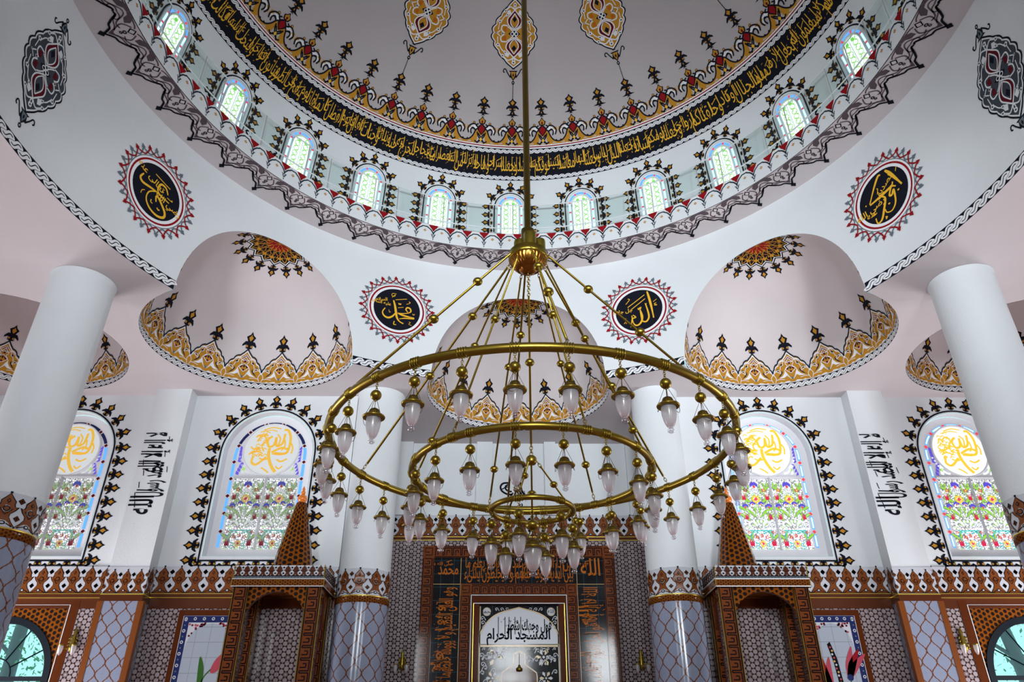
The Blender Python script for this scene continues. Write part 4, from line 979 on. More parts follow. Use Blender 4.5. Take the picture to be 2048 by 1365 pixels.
def tree(x, y, lean, label, dense):
    e = empty('tree', (x, y, -1.6), label=label, cat='tree'); a = MB()
    P = [(lean*t*t*6+.1*sin(4*t), .1*sin(7*t), 9*t) for t in np.linspace(0, 1, 12)]; tube(a, P, [.30-.18*i/11 for i in range(12)], 'bark', 10)
    for k in range(7):
        i = 3+k; a0 = rng.random()*6.28; tube(a, [P[i], (P[i][0]+.9*cos(a0), P[i][1]+.5*sin(a0), P[i][2]+.7), (P[i][0]+1.6*cos(a0), P[i][1]+.9*sin(a0), P[i][2]+1.0)], [.07, .05, .02], 'bark', 6)
    a.build('trunk', parent=e)
    f = MB(); n = 2600 if dense else 900
    for i in range(n):
        c = np.array([rng.normal()*1.9, rng.normal()*1.0+1.5, 2.2+5.5*rng.random()]); s = .04+.07*rng.random(); d = rng.normal(size=(2, 3)); d /= np.linalg.norm(d, axis=1)[:, None]
        f.add([c-d[0]*s, c+d[1]*s*.5, c+d[0]*s, c-d[1]*s*.5], [(0, 1, 2, 3)], 'leaf_green')
    f.build('foliage', parent=e)
tree(-15.0, 24.5, .06, 'slim pale tree trunk with leaves outside the left arched window', True); tree(16.2, 25.0, -.2, 'slim leaning tree outside the right arched window', False)

# ------------------------------------------------------------------ columns
def column(x, y, label, faces=1):
    e = empty('column', (x, y, -1.6), label=label, cat='column'); e['kind'] = 'thing'; r = .67
    a = MB(); lathe(a, [(r, 6.33), (r, 11.45), (r+.01, 11.56), (r+.03, 11.595)], 'column_plaster', 64); a.build('shaft', parent=e)
    b = MB(); lathe(b, [(r+.015, 0), (r+.015, 5.55)], 'ogee_tile', 64, ur=r); b.build('tile_cladding', parent=e)
    c = MB(); lathe(c, [(r+.015, 5.55), (r+.03, 5.55), (r+.03, 5.70)], 'star_strip', 64, ur=r); lathe(c, [(r+.03, 5.70), (r+.04, 5.715), (r+.03, 5.73)], 'gilt_edge', 64); c.build('moulding', parent=e)
    d = MB(); lathe(d, [(r+.02, 5.73), (r+.02, 6.38), (r, 6.39)], 'white_tile', 64); n = 10; w = 2*PI*(r+.02)/n
    for i in range(n): stamp(d, LOTUS, f_col(r+.02, (0, 0), 2*PI*i/n), 0, 5.735, w/.40, .94)
    d.build('lotus_band', parent=e)
column(-3.70, 20.26, 'white column at the left side of the prayer niche'); column(4.42, 20.12, 'white column at the right side of the prayer niche')
column(-9.75, 14.35, 'large near column at the left edge of the hall'); column(10.52, 14.15, 'large near column at the right edge of the hall')

# ------------------------------------------------------------------ painted roundels and ovals on the ring wall
def sunburst():
    m = Motif(); m.disc(0, 0, .705, 'black_paint', 2, 48); m.ring(0, 0, .70, .78, 'white_paint', 2, 48); m.ring(0, 0, .78, .83, 'red_paint', 2, 48); m.ring(0, 0, .83, .875, 'white_paint', 2, 48); m.ring(0, 0, .885, .895, 'navy_paint', 2, 48)
    n = 32
    for i in range(n):
        a = 2*PI*(i+.5)/n; c = 'red_paint' if i % 2 else 'grey_paint'; R = lambda P: [(r*sin(a+t), r*cos(a+t)) for r, t in P]; d = 2*PI/n
        for s in (-1, 1):
            m.stroke(R([(r, s*t) for r, t in cr([(1.10, 0), (1.04, d*.12), (.975, d*.42), (.93, d*.80), (.915, d*1.0)], 3)]), .036, c, 4 if i % 2 else 3)
        m.poly(R([(1.05, 0), (1.07, .060), (1.17, 0), (1.07, -.060)]), c, 4)
    return m
SUN = sunburst().merged().fine(.3)
def roundel(th, name_, label):
    strokes, small = name_; m = Motif().put(SUN)
    for pts, w in strokes:
        P = cr([(x*.70, y*.70) for x, y in pts], 6); m.stroke(P, w*.70, 'bright_gold', 4, taper=lambda t: .55+.45*sin(PI*min(1, t*1.25)) if w > .05 else 1)
    for s, x, y, h, rot in small: word(m, s, x*.7, y*.7, h, 'bright_gold', 4, rot=rot, bold=.015)
    b = MB(); stamp(b, m.merged(), f_cyl(RC, th, z0=12.10), 0, 0); o = b.build('calligraphy_roundel'); tag(o, label=label, cat='painted roundel', group='black calligraphy roundels of the ring wall'); return o
def px(cx, cy, rx, ry, L): return [([((x-cx)/rx, -(y-cy)/ry) for x, y in P], w) for P, w in L]
MUH = px(955, 705, 395, 350, [([(885, 560), (915, 640), (940, 740), (965, 840), (1010, 900), (1085, 930)], .10), ([(940, 770), (890, 840), (820, 880), (750, 860), (718, 800), (755, 725)], .085), ([(1145, 715), (1108, 680), (1130, 640), (1180, 650), (1190, 705), (1110, 745), (975, 770)], .07),
    ([(975, 765), (1080, 790), (1260, 800)], .09), ([(1262, 815), (1110, 830), (1010, 860)], .06), ([(918, 545), (1110, 490)], .03), ([(972, 675), (1065, 645)], .025), ([(975, 590), (985, 615), (998, 592), (1008, 615), (1020, 590)], .03),
    ([(1110, 585), (1165, 555), (1150, 530), (1180, 545)], .025), ([(925, 440), (860, 445), (850, 485), (895, 490), (905, 460), (855, 515)], .025), ([(930, 915), (922, 970), (965, 970)], .04), ([(1175, 880), (1200, 890), (1175, 920), (1225, 935)], .02), ([(1225, 730), (1245, 750), (1262, 728)], .03), ([(820, 740), (835, 780), (855, 770)], .02)])
ALL_ = px(487, 450, 280, 248, [([(605, 240), (622, 330), (640, 460), (650, 580)], .10), ([(570, 385), (590, 480), (595, 560), (560, 605), (515, 590), (505, 540), (500, 450)], .075), ([(500, 445), (520, 540), (490, 610), (440, 630), (405, 590), (395, 500)], .08), ([(410, 495), (440, 530), (400, 540), (385, 590), (370, 640)], .06),
    ([(355, 392), (570, 275)], .035), ([(395, 425), (572, 325)], .035), ([(475, 425), (485, 445), (498, 420), (505, 440), (515, 415)], .04), ([(335, 350), (385, 300), (365, 285)], .03), ([(665, 385), (710, 362)], .025), ([(700, 405), (675, 415), (705, 435), (672, 430)], .03), ([(565, 380), (575, 400), (585, 385)], .02), ([(295, 585), (315, 560), (318, 520), (325, 560), (320, 590)], .025)])
ABU = px(390, 462, 218, 258, [([(460, 240), (490, 300), (525, 400), (555, 490)], .12), ([(415, 250), (390, 245), (330, 330), (262, 450)], .09), ([(262, 460), (400, 445), (475, 430), (490, 400)], .10), ([(370, 455), (395, 500), (360, 590), (320, 670), (280, 680), (275, 620)], .09), ([(505, 465), (470, 440), (435, 500), (455, 515), (480, 480), (465, 600), (420, 655), (375, 640), (368, 600)], .08),
    ([(540, 330), (558, 290)], .03), ([(350, 350), (360, 360), (345, 405)], .03), ([(412, 568), (412, 584)], .09), ([(515, 508), (515, 524)], .09), ([(228, 432), (230, 446)], .06), ([(350, 672), (365, 680), (350, 695)], .05)])
OMR = px(375, 458, 208, 258, [([(470, 400), (440, 350), (395, 350), (380, 410), (400, 450), (495, 470)], .08), ([(240, 385), (222, 440), (250, 470), (320, 460), (380, 455), (440, 468)], .09), ([(395, 550), (385, 500), (410, 500), (480, 580), (485, 640), (430, 670), (360, 650), (315, 590), (320, 510), (370, 455)], .09),
    ([(330, 295), (475, 328)], .035), ([(355, 560), (355, 585), (372, 590)], .04), ([(415, 595), (428, 608), (440, 600)], .05), ([(262, 580), (265, 545), (285, 525)], .03), ([(470, 430), (515, 435), (510, 420)], .03), ([(420, 400), (430, 415)], .05)])
roundel(22.5, (ALL_, [("\u062c\u0644 \u062c\u0644\u0627\u0644\u0647", -.70, .0, .17, 0)]), 'black roundel with gold letters and red and grey rays right of the chandelier rods')
roundel(-22.5, (MUH, [("\u0639\u0644\u064a\u0647 \u0627\u0644\u0633\u0644\u0627\u0645", -.70, .12, .14, 0), ("\u0627\u0644\u0633\u0644\u0627\u0645", -.68, .27, .15, .2)]), 'black roundel with gold letters left of the chandelier rods')
roundel(67.5, (ABU, [("\u0627\u0644\u0635\u062f\u064a\u0642", .16, .25, .22, .5), ("\u0631\u0636\u064a \u0627\u0644\u0644\u0647", -.60, -.30, .24, .1), ("\u0639\u0646\u0647", -.62, -.48, .22, 0)]), 'tilted dark roundel with gold letters high on the right, above the right column')
roundel(-67.5, (OMR, [("\u062a\u0639\u0627\u0644\u0649 \u0639\u0646\u0647", -.38, .30, .24, -.3), ("\u0631\u0636\u064a \u0627\u0644\u0644\u0647", .55, -.22, .22, -.2)]), 'tilted dark roundel with gold letters high on the left, above the left column')
OV2 = oval_medallion(.68, 1.18, True).put(vase_tip(1, 'grey_paint'), 0, -1.10, .52).put(vase_tip(1, 'grey_paint'), 0, 1.10, .52, rot=PI).merged().fine(.3)
for th, lab in ((-90, 'dark grey oval ornament painted on the wall in the upper left corner'), (90, 'dark grey oval ornament painted on the wall in the upper right corner')):
    b = MB(); stamp(b, OV2, f_cyl(RC, th, z0=12.02)); tag(b.build('oval_ornament'), label=lab, cat='painted ornament', group='dark oval ornaments')

# ------------------------------------------------------------------ gallery railing
rail = empty('gallery_railing', (AX, AY, 14.66), label='white metal railing with clear glass panels on the ledge under the dome', cat='railing')
RR = 8.38
for z in (.28, 1.22):
    b = MB(); tube(b, [(RR*sin(t), RR*cos(t), z) for t in np.linspace(0, 2*PI, 181)[:-1]], .020, 'white_metal', 6, closed=True); b.build('rail', parent=rail)
b = MB(); tube(b, [(0, RR, 0), (0, RR, 1.22)], .014, 'white_metal', 6); box(b, -.04, .04, RR-.04, RR+.04, 0, .015, 'white_metal'); post = b.build('post', parent=rail)
b = MB(); V, F = grid(3, 1, lambda u, v: ((RR-.004)*sin(rad(.35+4.3*u)), (RR-.004)*cos(rad(.35+4.3*u)), .32+.86*v)); b.add(V, F, 'clear_glass'); gp = b.build('glass_panel', parent=rail)
for i in range(72):
    for o in (post, gp):
        c = o if i == 0 else o.copy()
        if i: COL.objects.link(c); c.parent = rail
        c.rotation_euler = (0, 0, rad(5*i+1))

# ------------------------------------------------------------------ tughra on the recess wall, wall piers
for x0, x1 in ((-.95, -.43), (1.31, 1.69), (-4.38, -3.1), (4.05, 5.1)):
    b = MB(); box(b, x0, x1, YA-.16, YA, 7.47, 10, 'white_plaster'); tag(b.build('wall_pier'), kind='structure')
m = Motif(); K = lambda L: [((x-520)/1075*120*.0133, -(y-350)/896*100*.0133) for x, y in L]
for pts, w in (([(420, 470), (300, 465), (180, 390), (150, 290), (210, 215), (340, 205)], .05), ([(400, 405), (320, 395), (262, 340), (265, 280), (330, 240)], .045), ([(180, 350), (290, 300), (360, 310)], .03), ([(600, 290), (630, 400), (690, 480)], .05), ([(560, 360), (600, 440), (660, 490), (890, 512)], .04), ([(430, 430), (380, 500), (420, 545), (470, 500), (460, 560)], .035),
               ([(520, 420), (560, 460), (590, 440), (620, 520), (560, 530)], .035), ([(590, 690), (575, 720), (605, 750), (630, 710), (610, 680)], .03), ([(470, 560), (500, 600), (560, 590)], .03), ([(480, 380), (485, 180)], .035), ([(530, 370), (545, 170)], .035), ([(585, 350), (600, 190)], .035), ([(480, 180), (500, 150), (520, 190)], .02)):
    m.stroke(cr(K(pts), 5), w*1.25, 'black_paint', 1)
word(m, "\u0628\u0633\u0645 \u0627\u0644\u0644\u0647 \u0627\u0644\u0631\u062d\u0645\u0646 \u0627\u0644\u0631\u062d\u064a\u0645", .10, -.30, .34, 'black_paint', 1, w=.55, bold=.02)
b = MB(); stamp(b, m.merged(), f_plane((.40, YA, 8.38))); tag(b.build('tughra_calligraphy'), label='black looping tughra calligraphy on the pale wall above the prayer niche', cat='calligraphy')

# ------------------------------------------------------------------ mihrab
MX = .43
mih = empty('mihrab', (MX, 23.6, -1.6), label='tiled prayer niche framed by greek key and gold script on black tiles', cat='prayer niche')
def zf(z): return z+1.6
b = MB(); 
for s in (-1, 1): quad(b, s*3.0 if s > 0 else -4.5, 4.5 if s > 0 else -3.0, 0, zf(6.66), .18, 'rosette_tile')
quad(b, -3.0, 3.0, zf(6.44), zf(6.66), .18, 'rosette_tile'); b.build('side_cladding', parent=mih)
def frame_key(w, ztop, h, y, name):
    b = MB(); k = key_band(2*w-2*h, h); v = key_band(ztop+1.6-0.02-h, h)
    stamp(b, k, f_plane((-w+h, y, zf(ztop)-h)))
    for s in (-1, 1):
        stamp(b, v, f_plane((s*w if s < 0 else w-h, y, 0), (0, 0, 1), (1, 0, 0)))
        c = Motif().poly([(0, 0), (h, 0), (h, h), (0, h)], 'key_orange', 1); c.stroke([(h*.2, h*.2), (h*.8, h*.2), (h*.8, h*.8), (h*.2, h*.8), (h*.2, h*.45), (h*.55, h*.45)], h*.08, 'dark_tile', 2)
        stamp(b, c, f_plane((-w if s < 0 else w-h, y, zf(ztop)-h)))
    for x0, x1, z0, z1 in ((-w, w, zf(ztop)-h, zf(ztop)), (-w, -w+h, 0, zf(ztop)-h), (w-h, w, 0, zf(ztop)-h)): box(b, x0, x1, y, y+.17, z0, z1, 'key_orange')
    return b.build(name, parent=mih)
frame_key(2.98, 6.45, .36, -.02, 'outer_key_frame')
b = MB()
for x0, x1, z0, z1 in ((-2.62, 2.62, zf(5.28), zf(6.09)), (-2.62, -1.78, 0, zf(5.28)), (1.78, 2.62, 0, zf(5.28))): box(b, x0, x1, .02, .18, z0, z1, 'panel_black_tile')
for x in (-1.79, 1.79): box(b, x-.008, x+.008, .01, .03, 0, zf(6.08), 'gold_glaze')
box(b, -2.62, 2.62, .01, .03, zf(5.285)-.008, zf(5.285)+.008, 'gold_glaze'); b.build('black_tile_border', parent=mih)
so = 'script_orange'; m = Motif()
word(m, "\u0645\u0646 \u0630\u0627 \u0627\u0644\u0630\u064a \u064a\u0634\u0641\u0639 \u0639\u0646\u062f\u0647 \u0625\u0644\u0627 \u0628\u0625\u0630\u0646\u0647 \u064a\u0639\u0644\u0645 \u0645\u0627", 0, zf(5.78), .50, so, 2, w=3.3, bold=.002)
word(m, "\u0628\u064a\u0646 \u0623\u064a\u062f\u064a\u0647\u0645 \u0648\u0645\u0627 \u062e\u0644\u0641\u0647\u0645 \u0648\u0644\u0627 \u064a\u062d\u064a\u0637\u0648\u0646 \u0628\u0634\u064a\u0621", 0, zf(5.46), .55, so, 2, w=3.35, bold=.002)
marks(m, -1.7, 1.7, zf(5.36), zf(6.02), 60, so, 2, .06)
for i in range(16): x = -1.6+i*.21+.1*rng.random(); m.stroke([(x, zf(5.50)), (x+.01, zf(5.92))], .020, so, 2)
word(m, "\u0645\u062d\u0645\u062f", -2.18, zf(5.58), .50, so, 2, w=.62, bold=.01); word(m, "\u0635\u0644\u0649 \u0627\u0644\u0644\u0647 \u0639\u0644\u064a\u0647", -2.42, zf(5.86), .14, so, 2, bold=.01); m.stroke([(-2.25, zf(5.95)), (-2.08, zf(6.01))], .02, so, 2)
word(m, "\u0627\u0644\u0644\u0647", 2.22, zf(5.55), .72, so, 2, w=.60, bold=.01); word(m, "\u062c\u0644 \u062c\u0644\u0627\u0644\u0647", 1.93, zf(5.88), .14, so, 2, bold=.01); m.stroke([(2.05, zf(5.96)), (2.30, zf(6.03))], .02, so, 2)
rightv = ["\u0627\u0644\u0644\u0647 \u0644\u0627 \u0625\u0644\u0647 \u0625\u0644\u0627 \u0647\u0648", "\u0627\u0644\u062d\u064a \u0627\u0644\u0642\u064a\u0648\u0645 \u0644\u0627 \u062a\u0623\u062e\u0630\u0647", "\u0633\u0646\u0629 \u0648\u0644\u0627 \u0646\u0648\u0645 \u0644\u0647 \u0645\u0627", "\u0641\u064a \u0627\u0644\u0633\u0645\u0648\u0627\u062a \u0648\u0645\u0627"]
leftv = ["\u0648\u0647\u0648 \u0627\u0644\u0639\u0644\u064a \u0627\u0644\u0639\u0638\u064a\u0645", "\u0648\u0644\u0627 \u064a\u0624\u0648\u062f\u0647 \u062d\u0641\u0638\u0647\u0645\u0627", "\u0643\u0631\u0633\u064a\u0647 \u0627\u0644\u0633\u0645\u0648\u0627\u062a \u0648\u0627\u0644\u0623\u0631\u0636", "\u0645\u0646 \u0639\u0644\u0645\u0647 \u0625\u0644\u0627 \u0628\u0645\u0627 \u0634\u0627\u0621"]
for xs, L, rt in ((2.20, rightv, PI/2), (-2.20, leftv, PI/2)):
    for i, s in enumerate(L):
        zc = zf(5.22)-.65-1.30*i; word(m, s, xs+.20, zc, .60, so, 2, w=1.24, bold=.004, rot=rt)
        if s.find(' ') > 0: word(m, s.split(' ')[0], xs-.10, zc-.2, .40, so, 2, w=.55, bold=.02, rot=rt)
    for i in range(20): 
        z = zf(5.15)-4.9*rng.random(); m.stroke([(xs-.30, z), (xs+.06+.1*rng.random(), z+.03)], .018, so, 2)
    marks(m, xs-.34, xs+.34, zf(.6), zf(5.2), 60, so, 2, .06)
b = MB(); stamp(b, m.merged(), f_plane((0, .015, 0))); b.build('gold_script', parent=mih)
frame_key(1.78, 5.29, .34, -.04, 'inner_key_frame')
b = MB()
for x0, x1, z0, z1 in ((-1.44, 1.44, zf(4.70), zf(4.95)), (-1.44, -1.20, 0, zf(4.70)), (1.20, 1.44, 0, zf(4.70))): box(b, x0, x1, .02, .17, z0, z1, 'panel_brown_tile')
b.build('brown_surround', parent=mih)
b = MB()
for s in (-1, 1): box(b, s*1.37-.008, s*1.37+.008, -.03, .02, 0, zf(4.72), 'gilt_edge'); box(b, s*1.445-.01, s*1.445+.01, -.05, .02, 0, zf(4.95), 'white_metal')
box(b, -1.45, 1.45, -.05, .02, zf(4.94), zf(4.96), 'white_metal'); box(b, -1.37, 1.37, -.05, .02, zf(4.70), zf(4.72), 'white_metal'); b.build('metal_edging', parent=mih)
b = MB(); quad(b, -1.22, 1.22, 0, zf(4.72), .16, 'panel_black_tile'); 
m = Motif(); wt = 'white_tile'; gg = 'gold_glaze'
arch = [(1.16, 3.58), (1.16, 3.85), (.98, 4.18), (.62, 4.45), (.0, 4.62)]
P = [(x, zf(z)) for x, z in cr(arch, 4)]; m.poly(P+[(-x, z) for x, z in reversed(P)], wt, 1); m.stroke(P, .035, gg, 2, sym=True); m.stroke([(x+.03, z+.03) for x, z in P], .02, 'dark_tile', 2, sym=True)
word(m, "\u0641\u0648\u0644 \u0648\u062c\u0647\u0643 \u0634\u0637\u0631", .30, zf(3.98), .42, 'black_paint', 3, w=1.35, bold=.025); word(m, "\u0627\u0644\u0645\u0633\u062c\u062f \u0627\u0644\u062d\u0631\u0627\u0645", -.02, zf(3.72), .42, 'black_paint', 3, w=1.9, bold=.025)
for x in (-.62, -.42, -.30, -.12, .05): m.stroke([(x, zf(3.85)), (x, zf(4.35))], .022, 'black_paint', 3)
marks(m, -.8, .8, zf(3.66), zf(4.3), 20, 'black_paint', 3, .06)
for s in (-1, 1):
    m.disc(s*.97, zf(4.50), .125, wt, 2, 16); m.ring(s*.97, zf(4.50), .10, .118, gg, 3, 16)
    word(m, "\u0627\u0644\u0644\u0647" if s > 0 else "\u0645\u062d\u0645\u062f", s*.97, zf(4.46), .16, 'navy_paint', 3)
    for k in range(5): swirl(m, s*(1.08-.02*k), zf(4.30-.13*k), .16, wt, 2, s)
    for k in range(3): swirl(m, s*(.66-.16*k), zf(4.56), .13, wt, 2, s)
m.poly([(-1.18, zf(3.50)), (1.18, zf(3.50)), (1.18, zf(3.56)), (-1.18, zf(3.56))], gg, 2)
for s in (-1, 1): m.stroke([(s*1.17, 0), (s*1.17, zf(4.66))], .03, gg, 2)
niche = [(.0, 3.38), (.17, 3.30), (.17, 3.02), (.50, 2.80), (.52, 2.70)]
NP = [(x, zf(z)) for x, z in niche]+[(.52, 0)]
m.poly(NP+[(-x, z) for x, z in reversed(NP)], 'panel_brown_tile', 3); m.stroke(NP, .03, gg, 4, sym=True)
m.stroke([(-.04, zf(3.24)), (0, zf(3.30)), (.04, zf(3.24))], .02, 'gold_glaze', 4)
for s in (-1, 1):
    for x, z, r in ((.72, 3.22, .26), (.78, 2.65, .20), (.74, 2.2, .24), (.8, 1.7, .2), (.72, 1.1, .24), (.76, .5, .24)):
        for k in range(6):
            a = k*PI/3; m.poly([(s*(x+r*.2*cos(a)), zf(z)+r*.2*sin(a)), (s*(x+r*.75*cos(a+.3)), zf(z)+r*.75*sin(a+.3)), (s*(x+r*cos(a)), zf(z)+r*sin(a)), (s*(x+r*.75*cos(a-.3)), zf(z)+r*.75*sin(a-.3))], gg if k % 2 else wt, 2)
        m.disc(s*x, zf(z), r*.3, 'dark_tile', 3, 8); m.disc(s*x, zf(z), r*.16, wt, 4, 6)
    for k in range(26): swirl(m, s*(.28+.85*rng.random() if k < 8 else .6+.52*rng.random()), zf(3.42-.3*rng.random() if k < 8 else 3.4-3*rng.random()), .17, wt, 2, s if k % 2 else -s)
for k in range(12): swirl(m, -1.05+.19*k, zf(3.44), .10, wt, 2, 1)
stamp(b, m.merged(), f_plane((0, .155, 0))); b.build('niche_panel', parent=mih)
b = MB(); tube(b, [(0, .1, zf(3.32)), (0, .1, zf(3.02))], .008, 'brass', 6); lathe(b, [(.0, zf(3.02)), (.03, zf(3.0)), (.04, zf(2.95)), (.10, zf(2.90)), (.09, zf(2.84)), (.0, zf(2.82))], 'brass', 16, c=(0, .1, 0)); tag(b.build('niche_lamp', parent=mih), label='small brass lamp')

# ------------------------------------------------------------------ canopied pulpits with tiled cones
CAN = lotus(.40, .66, ('brown_tile', 'dark_tile', 'white_tile'))
def pulpit(x0, x1, cone_x, label, name):
    cx = (x0+x1)/2; w = (x1-x0)/2; D = 1.33; e = empty(name, (cx, 18.76, -1.6), label=label, cat='pulpit')
    b = MB(); box(b, -w, w, 0, D, zf(4.33), zf(4.65), 'white_tile'); n = 11
    for i in range(n): stamp(b, CAN, f_plane((-w+(i+.5)*2*w/n, 0, zf(4.385))), sx=2*w/n/.40, sy=.385)
    for s in (-1, 1):
        for i in range(7): stamp(b, CAN, f_plane((s*w, (i+.5)*D/7, zf(4.385)), (0, s, 0), (0, 0, 1), (s, 0, 0)), sx=D/7/.40, sy=.385)
    m = Motif(); m.poly([(-w, 0), (w, 0), (w, .06), (-w, .06)], 'grey_paint', 1)
    for i in range(28): m.poly([(-w+i*2*w/28, .0), (-w+i*2*w/28+.008, .0), (-w+i*2*w/28+.008, .06), (-w+i*2*w/28, .06)], 'navy_paint', 2)
    m.poly([(-w, .06), (w, .06), (w, .075), (-w, .075)], 'navy_paint', 2); stamp(b, m, f_plane((0, 0, zf(4.325))))
    b.build('canopy', parent=e)
    b = MB(); box(b, -w-.015, w+.015, -.015, D, zf(4.16), zf(4.32), 'star_strip'); b.build('canopy_moulding', parent=e)
    b = MB()
    for s in (-1, 1): tube(b, [(s*w, -.0, zf(4.32)), (s*w, 0, zf(4.66))], .014, 'gilt_edge', 6); tube(b, [(s*(w+.015), -.015, zf(4.15)), (s*(w+.015), -.015, zf(4.32))], .014, 'gilt_edge', 6)
    for z in (4.15, 4.325): tube(b, [(-w-.02, -.02, zf(z)), (w+.02, -.02, zf(z))], .012, 'white_metal', 6); tube(b, [(w+.02, -.02, zf(z)), (w+.02, D, zf(z))], .012, 'white_metal', 6); tube(b, [(-w-.02, -.02, zf(z)), (-w-.02, D, zf(z))], .012, 'white_metal', 6)
    b.build('metal_edging', parent=e)
    pw = .35
    kb = key_band(zf(4.15), pw)
    for s in (-1, 1):
        for y in (.06, D-pw):
            b = MB(); xa = s*(w-.04)-(pw if s > 0 else 0); box(b, xa, xa+pw, y, y+pw, 0, zf(4.16), 'panel_brown_tile')
            stamp(b, kb, f_plane((xa, y, 0), (0, 0, 1), (1, 0, 0)))
            stamp(b, kb, f_plane((xa+(pw if s > 0 else 0), y, 0), (0, 0, 1), (0, 1, 0), (s, 0, 0))); stamp(b, kb, f_plane((xa+(0 if s > 0 else pw), y, 0), (0, 0, 1), (0, 1, 0), (-s, 0, 0)))
            for xx in (xa, xa+pw): tube(b, [(xx, y-.004, 0), (xx, y-.004, zf(4.15))], .015, 'gilt_edge', 5)
            b.build('post', parent=e)
    hw = w-.04-pw
    def arch_panel(f, hw, name_):
        b = MB(); q = [(-hw, 3.30), (-hw*.97, 3.55), (-hw*.80, 3.78), (-hw*.45, 3.97), (0, 4.05), (hw*.45, 3.97), (hw*.80, 3.78), (hw*.97, 3.55), (hw, 3.30)]
        P = [tuple(p) for p in cr(q, 4)]; mo = Motif().poly([(-hw, zf(4.16)), (hw, zf(4.16))]+[(x, zf(z)) for x, z in reversed(P)], 'star_tile', 0); mo.fine(.5)
        for l in (0, .10):
            for mt, _, V, T in mo.items: W = f(V, -l); b.add(W, T, mt, V)
        Q = f(np.array([(x, zf(z)) for x, z in P]), 0); Q2 = f(np.array([(x, zf(z)) for x, z in P]), -.10)
        for i in range(len(P)-1): b.add([Q[i], Q[i+1], Q2[i+1], Q2[i]], [(0, 1, 2, 3)], 'brown_tile')
        b.build(name_, parent=e)
    arch_panel(f_plane((0, .10, 0)), hw, 'front_arch')
    for s in (-1, 1): arch_panel(f_plane((s*(w-.10), D/2, 0), (0, s, 0), (0, 0, 1), (s, 0, 0)), D/2-.38, 'side_arch')
    b = MB(); box(b, -w+.04, w-.04, .1, D, 0, zf(.1), 'panel_brown_tile'); b.build('platform', parent=e)
    b = MB(); xo = cone_x-cx; prof = [(.0, zf(4.65)), (.47, zf(4.65)), (.485, zf(4.80)), (.46, zf(5.0)), (.385, zf(5.35)), (.29, zf(5.80)), (.20, zf(6.18)), (.135, zf(6.44)), (.0, zf(6.46))]
    lathe(b, prof, 'star_tile', 12, c=(xo, .66, 0), smooth=False, ur=.4, a0=.26, a1=.26+2*PI); b.build('cone', parent=e)
    b = MB(); ball(b, (xo, .66, zf(6.56)), .125, 'orange_resin', 20, 12); ball(b, (xo, .66, zf(6.73)), .062, 'orange_resin', 16, 8); ball(b, (xo, .66, zf(6.82)), .042, 'orange_resin', 16, 8); lathe(b, [(.03, zf(6.85)), (.0, zf(6.93))], 'orange_resin', 12, c=(xo, .66, 0)); lathe(b, [(.12, zf(6.44)), (.10, zf(6.48))], 'orange_resin', 12, c=(xo, .66, 0)); b.build('finial', parent=e)
pulpit(-6.62, -4.42, -5.40, 'tiled canopy with greek key posts and a cone left of the prayer niche', 'tiled_pulpit')
pulpit(5.17, 7.45, 5.95, 'tiled canopy with greek key posts and a cone right of the prayer niche', 'tiled_pulpit')

